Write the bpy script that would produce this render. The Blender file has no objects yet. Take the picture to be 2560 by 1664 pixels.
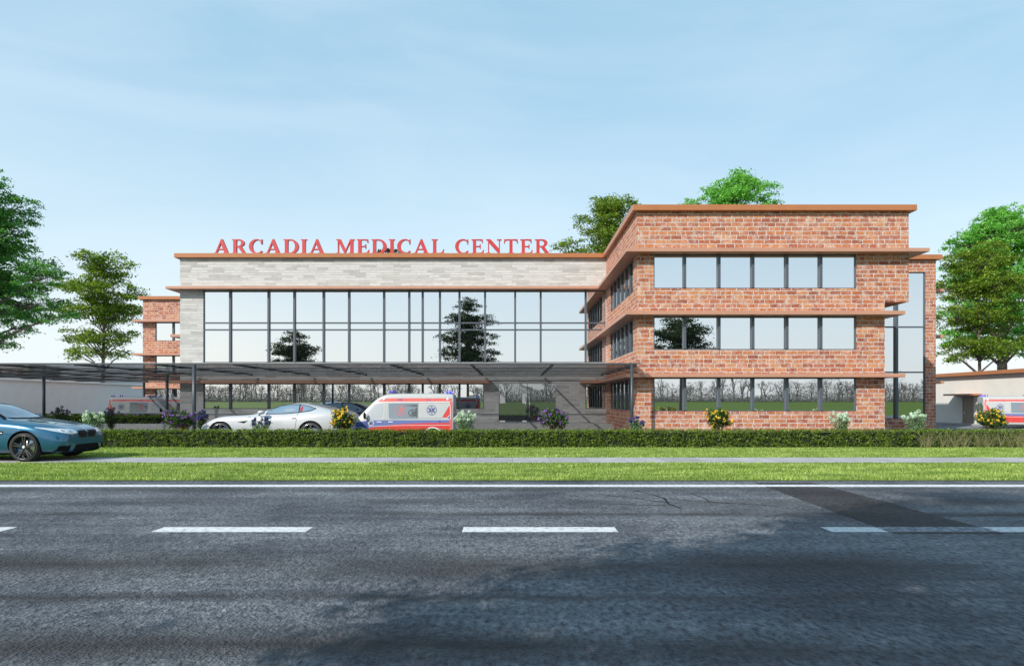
import bpy, bmesh, math, random
import numpy as np
from mathutils import Vector, Matrix
from mathutils.bvhtree import BVHTree
S = bpy.context.scene
COL = S.collection
R = math.radians
PI = math.pi
F = 1707.0; CU = 1280.0; CV = 1003.0; H = 2.16       # measured from the photograph: focal length, vanishing point, eye height

def wx(u, d): return (u - CU) * d / F                   # photo measurement -> metres at a known distance
def wz(v, d): return H - (v - CV) * d / F

# ------------------------------------------------------------------ materials
def new_mat(name):
    m = bpy.data.materials.new(name); m.use_nodes = True
    nt = m.node_tree
    return m, nt, nt.nodes["Principled BSDF"]

def nd(nt, typ, **kw):
    n = nt.nodes.new(typ)
    for k, v in kw.items():
        if k.startswith('i_'):
            key = k[2:]
            n.inputs[int(key) if key.isdigit() else key.replace('_', ' ')].default_value = v
        else: setattr(n, k, v)
    return n

def ln(nt, a, b): nt.links.new(a, b)

def ramp(nt, stops, fac=None, interp='LINEAR'):
    n = nt.nodes.new('ShaderNodeValToRGB'); cr = n.color_ramp; cr.interpolation = interp
    while len(cr.elements) < len(stops): cr.elements.new(0.5)
    for e, (p, c) in zip(cr.elements, stops):
        e.position = p; e.color = (*c, 1) if len(c) == 3 else c
    if fac is not None: ln(nt, fac, n.inputs[0])
    return n

def mixc(nt, fac, a, b, mode='MIX'):
    n = nt.nodes.new('ShaderNodeMix'); n.data_type = 'RGBA'; n.blend_type = mode
    for s, v in ((n.inputs[0], fac), (n.inputs[6], a), (n.inputs[7], b)):
        if hasattr(v, 'is_linked') or hasattr(v, 'links'): ln(nt, v, s)
        elif isinstance(v, (tuple, list)): s.default_value = (*v, 1) if len(v) == 3 else v
        else: s.default_value = v
    return n.outputs[2]

def math_n(nt, op, a, b=0.0, c=None, clamp=False):
    n = nt.nodes.new('ShaderNodeMath'); n.operation = op; n.use_clamp = clamp
    for i, v in enumerate((a, b, c)):
        if v is None: continue
        if hasattr(v, 'links'): ln(nt, v, n.inputs[i])
        else: n.inputs[i].default_value = v
    return n.outputs[0]

def simple(name, col, rough=0.5, metal=0.0, noise=0.08, nscale=3.0, spec=0.5, coat=0.0, bump=0.0):
    m, nt, b = new_mat(name)
    b.inputs['Roughness'].default_value = rough; b.inputs['Metallic'].default_value = metal
    b.inputs['Specular IOR Level'].default_value = spec
    if coat: b.inputs['Coat Weight'].default_value = coat; b.inputs['Coat Roughness'].default_value = 0.03
    if noise:
        g = nd(nt, 'ShaderNodeTexCoord'); n = nd(nt, 'ShaderNodeTexNoise', i_Scale=nscale, i_Detail=5.0, i_Roughness=0.6)
        ln(nt, g.outputs['Object'], n.inputs['Vector'])
        lo = tuple(max(0, c * (1 - noise)) for c in col); hi = tuple(min(1, c * (1 + noise)) for c in col)
        r = ramp(nt, [(0.3, lo), (0.7, hi)], n.outputs[0]); ln(nt, r.outputs[0], b.inputs['Base Color'])
        if bump:
            bp = nd(nt, 'ShaderNodeBump', i_Strength=bump, i_Distance=0.01)
            n2 = nd(nt, 'ShaderNodeTexNoise', i_Scale=nscale * 8, i_Detail=4.0); ln(nt, g.outputs['Object'], n2.inputs['Vector'])
            ln(nt, n2.outputs[0], bp.inputs['Height']); ln(nt, bp.outputs[0], b.inputs['Normal'])
    else: b.inputs['Base Color'].default_value = (*col, 1)
    return m

def wall_vec(nt):
    """world position laid out along axis-aligned walls: (x + y, z)"""
    g = nd(nt, 'ShaderNodeNewGeometry'); s = nd(nt, 'ShaderNodeSeparateXYZ'); ln(nt, g.outputs['Position'], s.inputs[0])
    c = nd(nt, 'ShaderNodeCombineXYZ')
    ln(nt, math_n(nt, 'ADD', s.outputs[0], s.outputs[1]), c.inputs[0]); ln(nt, s.outputs[2], c.inputs[1])
    return g.outputs['Position'], c.outputs[0]

def brick_mat():
    m, nt, b = new_mat('old_red_brick')
    pos, vec = wall_vec(nt)
    wob = nd(nt, 'ShaderNodeTexNoise', i_Scale=2.6, i_Detail=3.0); ln(nt, pos, wob.inputs['Vector'])
    wob2 = nd(nt, 'ShaderNodeTexNoise', i_Scale=14.0, i_Detail=2.0); ln(nt, pos, wob2.inputs['Vector'])
    def off(n, k):
        v = nd(nt, 'ShaderNodeVectorMath', operation='SUBTRACT'); ln(nt, n.outputs[1], v.inputs[0]); v.inputs[1].default_value = (.5, .5, .5)
        s = nd(nt, 'ShaderNodeVectorMath', operation='SCALE'); ln(nt, v.outputs[0], s.inputs[0]); s.inputs['Scale'].default_value = k; return s.outputs[0]
    a = nd(nt, 'ShaderNodeVectorMath', operation='ADD'); ln(nt, vec, a.inputs[0]); ln(nt, off(wob, .05), a.inputs[1])
    a2 = nd(nt, 'ShaderNodeVectorMath', operation='ADD'); ln(nt, a.outputs[0], a2.inputs[0]); ln(nt, off(wob2, .045), a2.inputs[1])
    br = nd(nt, 'ShaderNodeTexBrick', offset=0.46, squash=.82, squash_frequency=3)
    br.inputs['Color1'].default_value = (0, 0, 0, 1); br.inputs['Color2'].default_value = (1, 1, 1, 1); br.inputs['Mortar'].default_value = (.5, .5, .5, 1)
    for k, v in (('Scale', 1.0), ('Mortar Size', .021), ('Mortar Smooth', .45), ('Bias', 0.0), ('Brick Width', .61), ('Row Height', .238)):
        br.inputs[k].default_value = v
    ln(nt, a2.outputs[0], br.inputs['Vector'])
    tone = ramp(nt, [(0, (.25, .082, .054)), (.22, (.34, .112, .062)), (.42, (.39, .140, .070)), (.62, (.44, .180, .084)), (.78, (.33, .125, .084)), (.90, (.46, .21, .100)), (1, (.40, .21, .13))], br.outputs['Color'])
    n = nd(nt, 'ShaderNodeTexNoise', i_Scale=10.0, i_Detail=6.0, i_Roughness=.75); ln(nt, pos, n.inputs['Vector'])
    r1 = ramp(nt, [(.3, (.38, .34, .33)), (.48, (.98, .96, .95)), (.70, (1.38, 1.36, 1.30))], n.outputs[0])
    c1 = mixc(nt, 1.0, tone.outputs[0], r1.outputs[0], 'MULTIPLY')
    n3 = nd(nt, 'ShaderNodeTexNoise', i_Scale=3.3, i_Detail=7.0, i_Roughness=.75); ln(nt, pos, n3.inputs['Vector'])
    worn = ramp(nt, [(.49, (0, 0, 0)), (.70, (.75, .75, .75))], n3.outputs[0])
    c2 = mixc(nt, worn.outputs[0], c1, (.60, .49, .42))
    n4 = nd(nt, 'ShaderNodeTexNoise', i_Scale=9.0, i_Detail=4.0); ln(nt, pos, n4.inputs['Vector'])
    mor = ramp(nt, [(.35, (.38, .345, .32)), (.6, (.60, .57, .54))], n4.outputs[0])
    c3 = mixc(nt, br.outputs['Fac'], c2, mor.outputs[0])
    ln(nt, c3, b.inputs['Base Color']); b.inputs['Roughness'].default_value = .9; b.inputs['Specular IOR Level'].default_value = .2
    hgt = math_n(nt, 'SUBTRACT', math_n(nt, 'MULTIPLY', n.outputs[0], .45), br.outputs['Fac'])
    bp = nd(nt, 'ShaderNodeBump', i_Strength=.55, i_Distance=.035); ln(nt, hgt, bp.inputs['Height']); ln(nt, bp.outputs[0], b.inputs['Normal'])
    return m

def stone_mat():
    m, nt, b = new_mat('split_stone_cladding')
    pos, vec = wall_vec(nt)
    def br(w, h, off, loc):
        mp = nd(nt, 'ShaderNodeMapping'); ln(nt, vec, mp.inputs[0]); mp.inputs['Location'].default_value = loc
        t = nd(nt, 'ShaderNodeTexBrick', offset=off, offset_frequency=2, squash=.62, squash_frequency=3)
        t.inputs['Color1'].default_value = (0, 0, 0, 1); t.inputs['Color2'].default_value = (1, 1, 1, 1); t.inputs['Mortar'].default_value = (.4, .4, .4, 1)
        for k, v in (('Scale', 1.0), ('Mortar Size', .007), ('Mortar Smooth', .4), ('Brick Width', w), ('Row Height', h)): t.inputs[k].default_value = v
        ln(nt, mp.outputs[0], t.inputs['Vector']); return t
    t = br(1.25, .19, .37, (.3, .1, 0))
    tone = ramp(nt, [(0, (.37, .362, .35)), (.25, (.455, .447, .433)), (.5, (.50, .492, .478)), (.8, (.525, .517, .503)), (1, (.41, .40, .38))], t.outputs['Color'])
    n = nd(nt, 'ShaderNodeTexNoise', i_Scale=5.0, i_Detail=8.0, i_Roughness=.7); 
    mp = nd(nt, 'ShaderNodeMapping'); ln(nt, vec, mp.inputs[0]); mp.inputs['Scale'].default_value = (.35, 2.2, 1); ln(nt, mp.outputs[0], n.inputs['Vector'])
    r1 = ramp(nt, [(.3, (.80, .80, .81)), (.6, (1.06, 1.06, 1.05))], n.outputs[0])
    c = mixc(nt, 1.0, tone.outputs[0], r1.outputs[0], 'MULTIPLY')
    c = mixc(nt, math_n(nt, 'MULTIPLY', t.outputs['Fac'], .35), c, (.26, .255, .25))
    ln(nt, c, b.inputs['Base Color']); b.inputs['Roughness'].default_value = .85; b.inputs['Specular IOR Level'].default_value = .25
    h = math_n(nt, 'ADD', math_n(nt, 'MULTIPLY', t.outputs['Color'], .8), math_n(nt, 'MULTIPLY', n.outputs[0], .6))
    h = math_n(nt, 'SUBTRACT', h, math_n(nt, 'MULTIPLY', t.outputs['Fac'], 1.0))
    bp = nd(nt, 'ShaderNodeBump', i_Strength=.6, i_Distance=.03); ln(nt, h, bp.inputs['Height']); ln(nt, bp.outputs[0], b.inputs['Normal'])
    return m

def glass_mat(name, tint=(.79, .815, .835), mirror=.93, dark=(.02, .025, .03), rough=0.0):
    m, nt, b = new_mat(name)
    out = nt.nodes['Material Output']
    g = nd(nt, 'ShaderNodeBsdfGlossy', i_Roughness=rough); g.inputs['Color'].default_value = (*tint, 1)
    b.inputs['Base Color'].default_value = (*dark, 1); b.inputs['Roughness'].default_value = .2
    lw = nd(nt, 'ShaderNodeFresnel', i_IOR=1.5)
    fac = math_n(nt, 'ADD', lw.outputs[0], mirror - .04, clamp=True)
    mx = nd(nt, 'ShaderNodeMixShader'); ln(nt, fac, mx.inputs[0]); ln(nt, b.outputs[0], mx.inputs[1]); ln(nt, g.outputs[0], mx.inputs[2])
    ln(nt, mx.outputs[0], out.inputs['Surface'])
    return m

def clear_tint_mat(name, col, gloss=.06):
    m, nt, b = new_mat(name); out = nt.nodes['Material Output']
    t = nd(nt, 'ShaderNodeBsdfTransparent'); t.inputs[0].default_value = (*col, 1)
    g = nd(nt, 'ShaderNodeBsdfGlossy', i_Roughness=.02); g.inputs['Color'].default_value = (.8, .85, .9, 1)
    lw = nd(nt, 'ShaderNodeFresnel', i_IOR=1.35); fac = math_n(nt, 'MULTIPLY', lw.outputs[0], .55, clamp=True)
    mx = nd(nt, 'ShaderNodeMixShader'); ln(nt, fac, mx.inputs[0]); ln(nt, t.outputs[0], mx.inputs[1]); ln(nt, g.outputs[0], mx.inputs[2])
    ln(nt, mx.outputs[0], out.inputs['Surface']); return m

def leaf_mat(name, cols, transl=.35, rough=.5, spec=.35, patch=None):
    m, nt, b = new_mat(name); out = nt.nodes['Material Output']
    g = nd(nt, 'ShaderNodeNewGeometry')
    r = ramp(nt, [(i / (len(cols) - 1), c) for i, c in enumerate(cols)], g.outputs['Random Per Island'])
    col = r.outputs[0]
    if patch:                                        # dry and lush patches of the plant itself
        sc, lo, hi = patch; mp = nd(nt, 'ShaderNodeMapping'); ln(nt, g.outputs['Position'], mp.inputs[0]); mp.inputs['Scale'].default_value = sc
        n = nd(nt, 'ShaderNodeTexNoise', i_Scale=1.0, i_Detail=5.0, i_Roughness=.6); ln(nt, mp.outputs[0], n.inputs['Vector'])
        col = mixc(nt, 1.0, col, ramp(nt, [(.36, lo), (.64, hi)], n.outputs[0]).outputs[0], 'MULTIPLY')
    ln(nt, col, b.inputs['Base Color']); b.inputs['Roughness'].default_value = rough; b.inputs['Specular IOR Level'].default_value = spec
    t = nd(nt, 'ShaderNodeBsdfTranslucent'); 
    tc = mixc(nt, 1.0, col, (1.15, 1.25, .55), 'MULTIPLY'); ln(nt, tc, t.inputs[0])
    mx = nd(nt, 'ShaderNodeMixShader'); mx.inputs[0].default_value = transl; ln(nt, b.outputs[0], mx.inputs[1]); ln(nt, t.outputs[0], mx.inputs[2])
    ln(nt, mx.outputs[0], out.inputs['Surface']); return m

def asphalt_mat(name, base=(.106, .113, .125), tracks=(), streaky=True):
    m, nt, b = new_mat(name)
    g = nd(nt, 'ShaderNodeNewGeometry'); pos = g.outputs['Position']
    def noise(scale, detail, sc=(1, 1, 1), loc=(0, 0, 0), rough=.6):
        mp = nd(nt, 'ShaderNodeMapping'); ln(nt, pos, mp.inputs[0]); mp.inputs['Scale'].default_value = sc; mp.inputs['Location'].default_value = loc
        n = nd(nt, 'ShaderNodeTexNoise', i_Scale=scale, i_Detail=detail, i_Roughness=rough); ln(nt, mp.outputs[0], n.inputs['Vector']); return n.outputs[0]
    fine = noise(15, 3, sc=(1, .55, 1), rough=.7); mid = noise(4.2, 5, sc=(1, .6, 1), rough=.65); big = noise(.42, 4, sc=(.8, .9, 1), loc=(2.7, 1.3, 0)); streak = noise(1.0, 4, sc=(.13, 1.7, 1), loc=(3.1, 0, 0))
    vor = nd(nt, 'ShaderNodeTexVoronoi', i_Scale=30.0); ln(nt, pos, vor.inputs['Vector'])
    c = mixc(nt, 1.0, base, ramp(nt, [(.30, (.22, .24, .28)), (.47, (.90, .91, .93)), (.70, (1.75, 1.75, 1.75))], fine).outputs[0], 'MULTIPLY')
    c = mixc(nt, 1.0, c, ramp(nt, [(.32, (.62, .64, .67)), (.5, (1, 1, 1)), (.68, (1.25, 1.25, 1.25))], mid).outputs[0], 'MULTIPLY')
    c = mixc(nt, 1.0, c, ramp(nt, [(.34, (.56, .58, .62)), (.64, (1.42, 1.41, 1.37))], big).outputs[0], 'MULTIPLY')
    if streaky:
        c = mixc(nt, 1.0, c, ramp(nt, [(.36, (.74, .75, .78)), (.56, (1.05, 1.05, 1.05))], streak).outputs[0], 'MULTIPLY')
    sx = nd(nt, 'ShaderNodeSeparateXYZ'); ln(nt, pos, sx.inputs[0])
    wob = noise(.45, 3, sc=(.35, .35, 1), loc=(7, 2, 0)); fade = noise(.5, 3, sc=(.32, .6, 1), loc=(1, 9, 0))
    for (y0, w, k) in tracks:                      # worn-in wheel tracks and oil streaks along the lanes
        yy = math_n(nt, 'ADD', sx.outputs[1], math_n(nt, 'MULTIPLY', math_n(nt, 'SUBTRACT', wob, .5), .9))
        d = math_n(nt, 'DIVIDE', math_n(nt, 'ABSOLUTE', math_n(nt, 'SUBTRACT', yy, y0)), w)
        f = math_n(nt, 'SUBTRACT', 1.0, d, clamp=True)
        f = math_n(nt, 'MULTIPLY', f, math_n(nt, 'MULTIPLY', ramp(nt, [(.36, (0, 0, 0)), (.56, (1, 1, 1))], fade).outputs[0], k), clamp=True)
        c = mixc(nt, f, c, (.030, .028, .030))
    ln(nt, c, b.inputs['Base Color']); b.inputs['Specular IOR Level'].default_value = .3
    rr = ramp(nt, [(.3, (.62, .62, .62)), (.7, (.9, .9, .9))], mid); ln(nt, rr.outputs[0], b.inputs['Roughness'])
    h = math_n(nt, 'ADD', math_n(nt, 'MULTIPLY', fine, 1.6), math_n(nt, 'MULTIPLY', mid, .8)); h = math_n(nt, 'ADD', h, math_n(nt, 'MULTIPLY', vor.outputs[0], .5))
    bp = nd(nt, 'ShaderNodeBump', i_Strength=.9, i_Distance=.035); ln(nt, h, bp.inputs['Height']); ln(nt, bp.outputs[0], b.inputs['Normal'])
    return m

def walk_mat():
    m = simple('grey_concrete_walk', (.33, .33, .345), .85, noise=.18, nscale=1.6, bump=.2); nt = m.node_tree; b = nt.nodes['Principled BSDF']
    src = b.inputs['Base Color'].links[0].from_socket
    g = nd(nt, 'ShaderNodeNewGeometry'); sx = nd(nt, 'ShaderNodeSeparateXYZ'); ln(nt, g.outputs['Position'], sx.inputs[0])
    fr = math_n(nt, 'FRACT', math_n(nt, 'DIVIDE', sx.outputs[0], 1.35)); j = math_n(nt, 'LESS_THAN', fr, .022)
    slab = nd(nt, 'ShaderNodeTexWhiteNoise', noise_dimensions='1D'); ln(nt, math_n(nt, 'FLOOR', math_n(nt, 'DIVIDE', sx.outputs[0], 1.35)), slab.inputs['W'])
    tone = ramp(nt, [(0, (.86, .86, .87)), (1, (1.1, 1.1, 1.1))], slab.outputs[0])
    c = mixc(nt, 1.0, src, tone.outputs[0], 'MULTIPLY'); ln(nt, mixc(nt, math_n(nt, 'MULTIPLY', j, .6), c, (.12, .12, .12)), b.inputs['Base Color']); return m

def plaster_mat(name, col):
    m, nt, b = new_mat(name); g = nd(nt, 'ShaderNodeNewGeometry')
    n = nd(nt, 'ShaderNodeTexNoise', i_Scale=1.0, i_Detail=6.0); ln(nt, g.outputs['Position'], n.inputs['Vector'])
    r = ramp(nt, [(.3, tuple(c * .93 for c in col)), (.7, col)], n.outputs[0]); ln(nt, r.outputs[0], b.inputs['Base Color'])
    n2 = nd(nt, 'ShaderNodeTexNoise', i_Scale=11.0, i_Detail=4.0, i_Roughness=.7); ln(nt, g.outputs['Position'], n2.inputs['Vector'])
    bp = nd(nt, 'ShaderNodeBump', i_Strength=.55, i_Distance=.035); ln(nt, n2.outputs[0], bp.inputs['Height']); ln(nt, bp.outputs[0], b.inputs['Normal'])
    b.inputs['Roughness'].default_value = .9; return m

def turf_mat(name, lo, hi):
    m, nt, b = new_mat(name); g = nd(nt, 'ShaderNodeNewGeometry')
    n = nd(nt, 'ShaderNodeTexNoise', i_Scale=.9, i_Detail=7.0, i_Roughness=.65); ln(nt, g.outputs['Position'], n.inputs['Vector'])
    r = ramp(nt, [(.3, lo), (.7, hi)], n.outputs[0]); ln(nt, r.outputs[0], b.inputs['Base Color']); b.inputs['Roughness'].default_value = .95; b.inputs['Specular IOR Level'].default_value = .1
    return m

def paint_white_mat(name, a, c, d):
    m, nt, b = new_mat(name); g = nd(nt, 'ShaderNodeNewGeometry')
    n = nd(nt, 'ShaderNodeTexNoise', i_Scale=9.0, i_Detail=8.0, i_Roughness=.75); ln(nt, g.outputs['Position'], n.inputs['Vector'])
    r = ramp(nt, [(.32, a), (.46, c), (.62, d)], n.outputs[0]); ln(nt, r.outputs[0], b.inputs['Base Color'])
    b.inputs['Roughness'].default_value = .8; return m

M = {}
def build_materials():
    M['brick'] = brick_mat(); M['stone'] = stone_mat()
    M['fascia'] = simple('rust_brown_fascia', (.36, .135, .050), .38, noise=.07, nscale=1.2)
    M['ledge'] = simple('pink_brown_ledge', (.42, .215, .145), .40, noise=.06, nscale=1.0)
    M['frame'] = simple('slate_grey_frame', (.070, .084, .104), .42, noise=.05)
    M['canopy'] = simple('dark_grey_steel', (.045, .052, .060), .42, noise=.06)
    M['glass'] = glass_mat('mirror_glazing'); 
    M['doorglass'] = glass_mat('door_glazing', mirror=.42, dark=(.05, .06, .07))
    M['canopyglass'] = clear_tint_mat('smoked_canopy_glass', (.70, .705, .72))
    M['step'] = simple('pale_stone_step', (.40, .39, .37), .8, noise=.12, nscale=2.5, bump=.2)
    M['white'] = simple('white_metal', (.75, .76, .76), .4, noise=.03)
    M['steel'] = simple('brushed_steel', (.55, .56, .57), .28, metal=.9, noise=.03)
    M['plaster'] = plaster_mat('cream_plaster', (.66, .64, .60)); M['plaster_w'] = plaster_mat('pale_render', (.80, .80, .77))
    M['fasciaw'] = simple('white_fascia', (.85, .84, .80), .6, noise=.04)
    M['wood'] = simple('taupe_door', (.24, .205, .155), .6, noise=.12, nscale=4)
    M['red'] = simple('red_sign_paint', (.46, .030, .034), .42, noise=.06, nscale=2)
    M['asphalt'] = asphalt_mat('weathered_asphalt', tracks=((16.7, .60, .75), (14.6, .6, .6), (13.1, .35, 1.0), (9.0, .95, 1.0), (7.55, .25, .9), (6.0, .60, 1.0), (5.2, .3, .6)))
    M['patch'] = asphalt_mat('trench_asphalt', base=(.034, .032, .035), streaky=False)
    M['lot'] = asphalt_mat('yard_asphalt', base=(.16, .165, .175), streaky=False)
    M['walk'] = walk_mat()
    M['paint'] = paint_white_mat('worn_road_paint', (.16, .17, .18), (.50, .52, .54), (.66, .67, .68)); M['paint_faded'] = paint_white_mat('faded_road_paint', (.04, .045, .055), (.10, .115, .14), (.34, .36, .40))
    M['turf'] = turf_mat('lawn_turf', (.13, .19, .035), (.26, .33, .085)); M['field'] = turf_mat('meadow_turf', (.060, .100, .010), (.085, .135, .015)); M['soil'] = turf_mat('rough_ground', (.06, .07, .035), (.10, .105, .055))
    M['blade'] = leaf_mat('grass_blade', [(.13, .22, .028), (.21, .325, .05), (.31, .42, .10), (.45, .52, .19), (.16, .27, .035)], .35, patch=((.45, 1.3, 1), (.50, .60, .42), (1.42, 1.30, 1.45)))
    M['hedge'] = leaf_mat('hedge_leaf', [(.055, .11, .012), (.095, .17, .020), (.155, .245, .032), (.26, .33, .06), (.07, .13, .015)], .30, patch=((3, 3, 3), (.55, .6, .5), (1.3, 1.25, 1.2)))
    M['hedgecore'] = simple('hedge_shade', (.010, .018, .005), .95, noise=.3, nscale=6)  # core colour darkened to read as shade between the leaves
    M['twig'] = leaf_mat('dry_hedge_twig', [(.10, .095, .04), (.19, .18, .085), (.30, .28, .15), (.07, .08, .025)], .0)
    M['bark'] = simple('tree_bark', (.115, .095, .075), .9, noise=.35, nscale=5, bump=.6)
    M['leaf_bright'] = leaf_mat('bright_leaf', [(.07, .25, .045), (.13, .39, .07), (.22, .54, .10), (.33, .64, .16), (.09, .30, .045)], .45, patch=((.5, .5, .5), (.8, .85, .8), (1.15, 1.12, 1.1)))
    M['leaf_deep'] = leaf_mat('deep_green_leaf', [(.024, .11, .028), (.055, .21, .046), (.11, .33, .070), (.20, .45, .10), (.035, .15, .033)], .42, patch=((.5, .5, .5), (.75, .8, .75), (1.2, 1.15, 1.1)))
    M['leaf_olive'] = leaf_mat('olive_leaf', [(.050, .10, .012), (.10, .18, .02), (.18, .28, .030), (.32, .42, .05), (.065, .125, .014)], .42, patch=((.5, .5, .5), (.7, .75, .7), (1.2, 1.2, 1.1)))
    M['leaf_dark'] = leaf_mat('dark_leaf', [(.018, .040, .012), (.034, .066, .020), (.058, .10, .028)], .2)
    M['bare'] = simple('bare_branch', (.27, .24, .215), .9, noise=.2)  # branches and brush lightened towards grey: distance haze put into their colour
    M['brush'] = leaf_mat('winter_brush', [(.23, .20, .175), (.29, .255, .225), (.35, .31, .275)], .0)
    M['shrubleaf'] = leaf_mat('shrub_leaf', [(.020, .060, .012), (.045, .115, .022), (.08, .17, .035), (.03, .08, .015)], .3)
    M['paleleaf'] = leaf_mat('pale_shrub_leaf', [(.08, .16, .07), (.16, .27, .14), (.24, .35, .20), (.10, .20, .08)], .3)
    M['stem'] = simple('shrub_stem', (.22, .085, .055), .8, noise=.2)
    M['fl_purple'] = leaf_mat('purple_petal', [(.16, .05, .35), (.28, .10, .52), (.40, .18, .62), (.22, .07, .42)], .3)
    M['fl_blue'] = leaf_mat('dark_blue_petal', [(.035, .03, .16), (.06, .055, .26), (.10, .09, .33)], .2)
    M['fl_yellow'] = leaf_mat('yellow_petal', [(.80, .50, .02), (.88, .66, .05), (.82, .42, .02), (.90, .72, .14)], .3)
    M['fl_white'] = leaf_mat('pale_green_petal', [(.50, .62, .55), (.62, .74, .66), (.70, .80, .74)], .3)
    M['fl_dim'] = leaf_mat('dusky_petal', [(.10, .09, .14), (.14, .13, .18), (.20, .18, .24)], .2)
    M['tyre'] = simple('tyre_rubber', (.018, .018, .019), .8, noise=.15, nscale=8)
    M['rimdark'] = simple('black_alloy', (.085, .088, .092), .30, metal=.7, noise=.04)
    M['rim'] = simple('silver_alloy', (.42, .43, .45), .25, metal=.9, noise=.04)
    M['dark'] = simple('black_plastic', (.006, .006, .007), .75, noise=.1, spec=.12)
    M['carglass'] = glass_mat('tinted_car_glass', tint=(.75, .82, .9), mirror=.30, dark=(.012, .016, .022))
    M['carglassl'] = glass_mat('sky_toned_car_glass', tint=(.80, .80, .80), mirror=.16, dark=(.36, .37, .38))  # opaque pale grey base paints in the sky reflected by the panes
    M['vanglass'] = glass_mat('van_side_glass', tint=(.62, .66, .70), mirror=.34, dark=(.13, .145, .16)); M['darkglass'] = glass_mat('shaded_glazing', tint=(.6, .64, .68), mirror=.16, dark=(.012, .014, .016))
    M['lamp'] = glass_mat('headlamp_lens', tint=(.95, .95, .95), mirror=.55, dark=(.62, .64, .66), rough=.12)
    M['cpblue'] = simple('teal_blue_paint', (.016, .108, .200), .28, metal=.45, noise=.02, coat=1.0)
    M['cpwhite'] = simple('pearl_white_paint', (.47, .48, .50), .32, metal=.10, noise=.02, coat=.9)
    M['cpblack'] = simple('black_paint', (.014, .015, .018), .3, metal=.3, noise=.02, coat=.9)
    M['vanwhite'] = simple('van_white_paint', (.39, .405, .405), .45, noise=.02, coat=.15)
    M['vanred'] = simple('van_red_film', (.52, .040, .034), .42, noise=.03, coat=.35); M['vanpink'] = simple('van_light_red_film', (.60, .10, .09), .42, noise=.03, coat=.3)
    M['vanblue'] = simple('van_blue_film', (.045, .062, .22), .42, noise=.03, coat=.35); M['vanlav'] = simple('van_mid_blue_film', (.10, .135, .32), .42, noise=.03, coat=.3)
    M['beacon'] = simple('blue_beacon', (.06, .05, .60), .15, noise=.02, coat=1)
    M['maroon'] = simple('maroon_seat', (.28, .03, .05), .7, noise=.1)
    M['bluecal'] = simple('blue_caliper', (.02, .09, .24), .4, noise=.05)

# ------------------------------------------------------------------ objects
def tag(o, label=None, cat=None, group=None, kind=None):
    if label: o['label'] = label
    if cat: o['category'] = cat
    if group: o['group'] = group
    if kind: o['kind'] = kind
    return o

def thing(name, loc, label, cat, rz=0.0, scale=1.0, group=None):
    o = bpy.data.objects.new(name, None); COL.objects.link(o); o.location = loc; o.rotation_euler = (0, 0, rz); o.scale = (scale,) * 3
    o.empty_display_size = .3
    return tag(o, label, cat, group)

def link(name, me, parent=None, mats=()):
    o = bpy.data.objects.new(name, me); COL.objects.link(o)
    for m in mats: me.materials.append(m)
    if parent is not None: o.parent = parent
    return o

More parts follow.
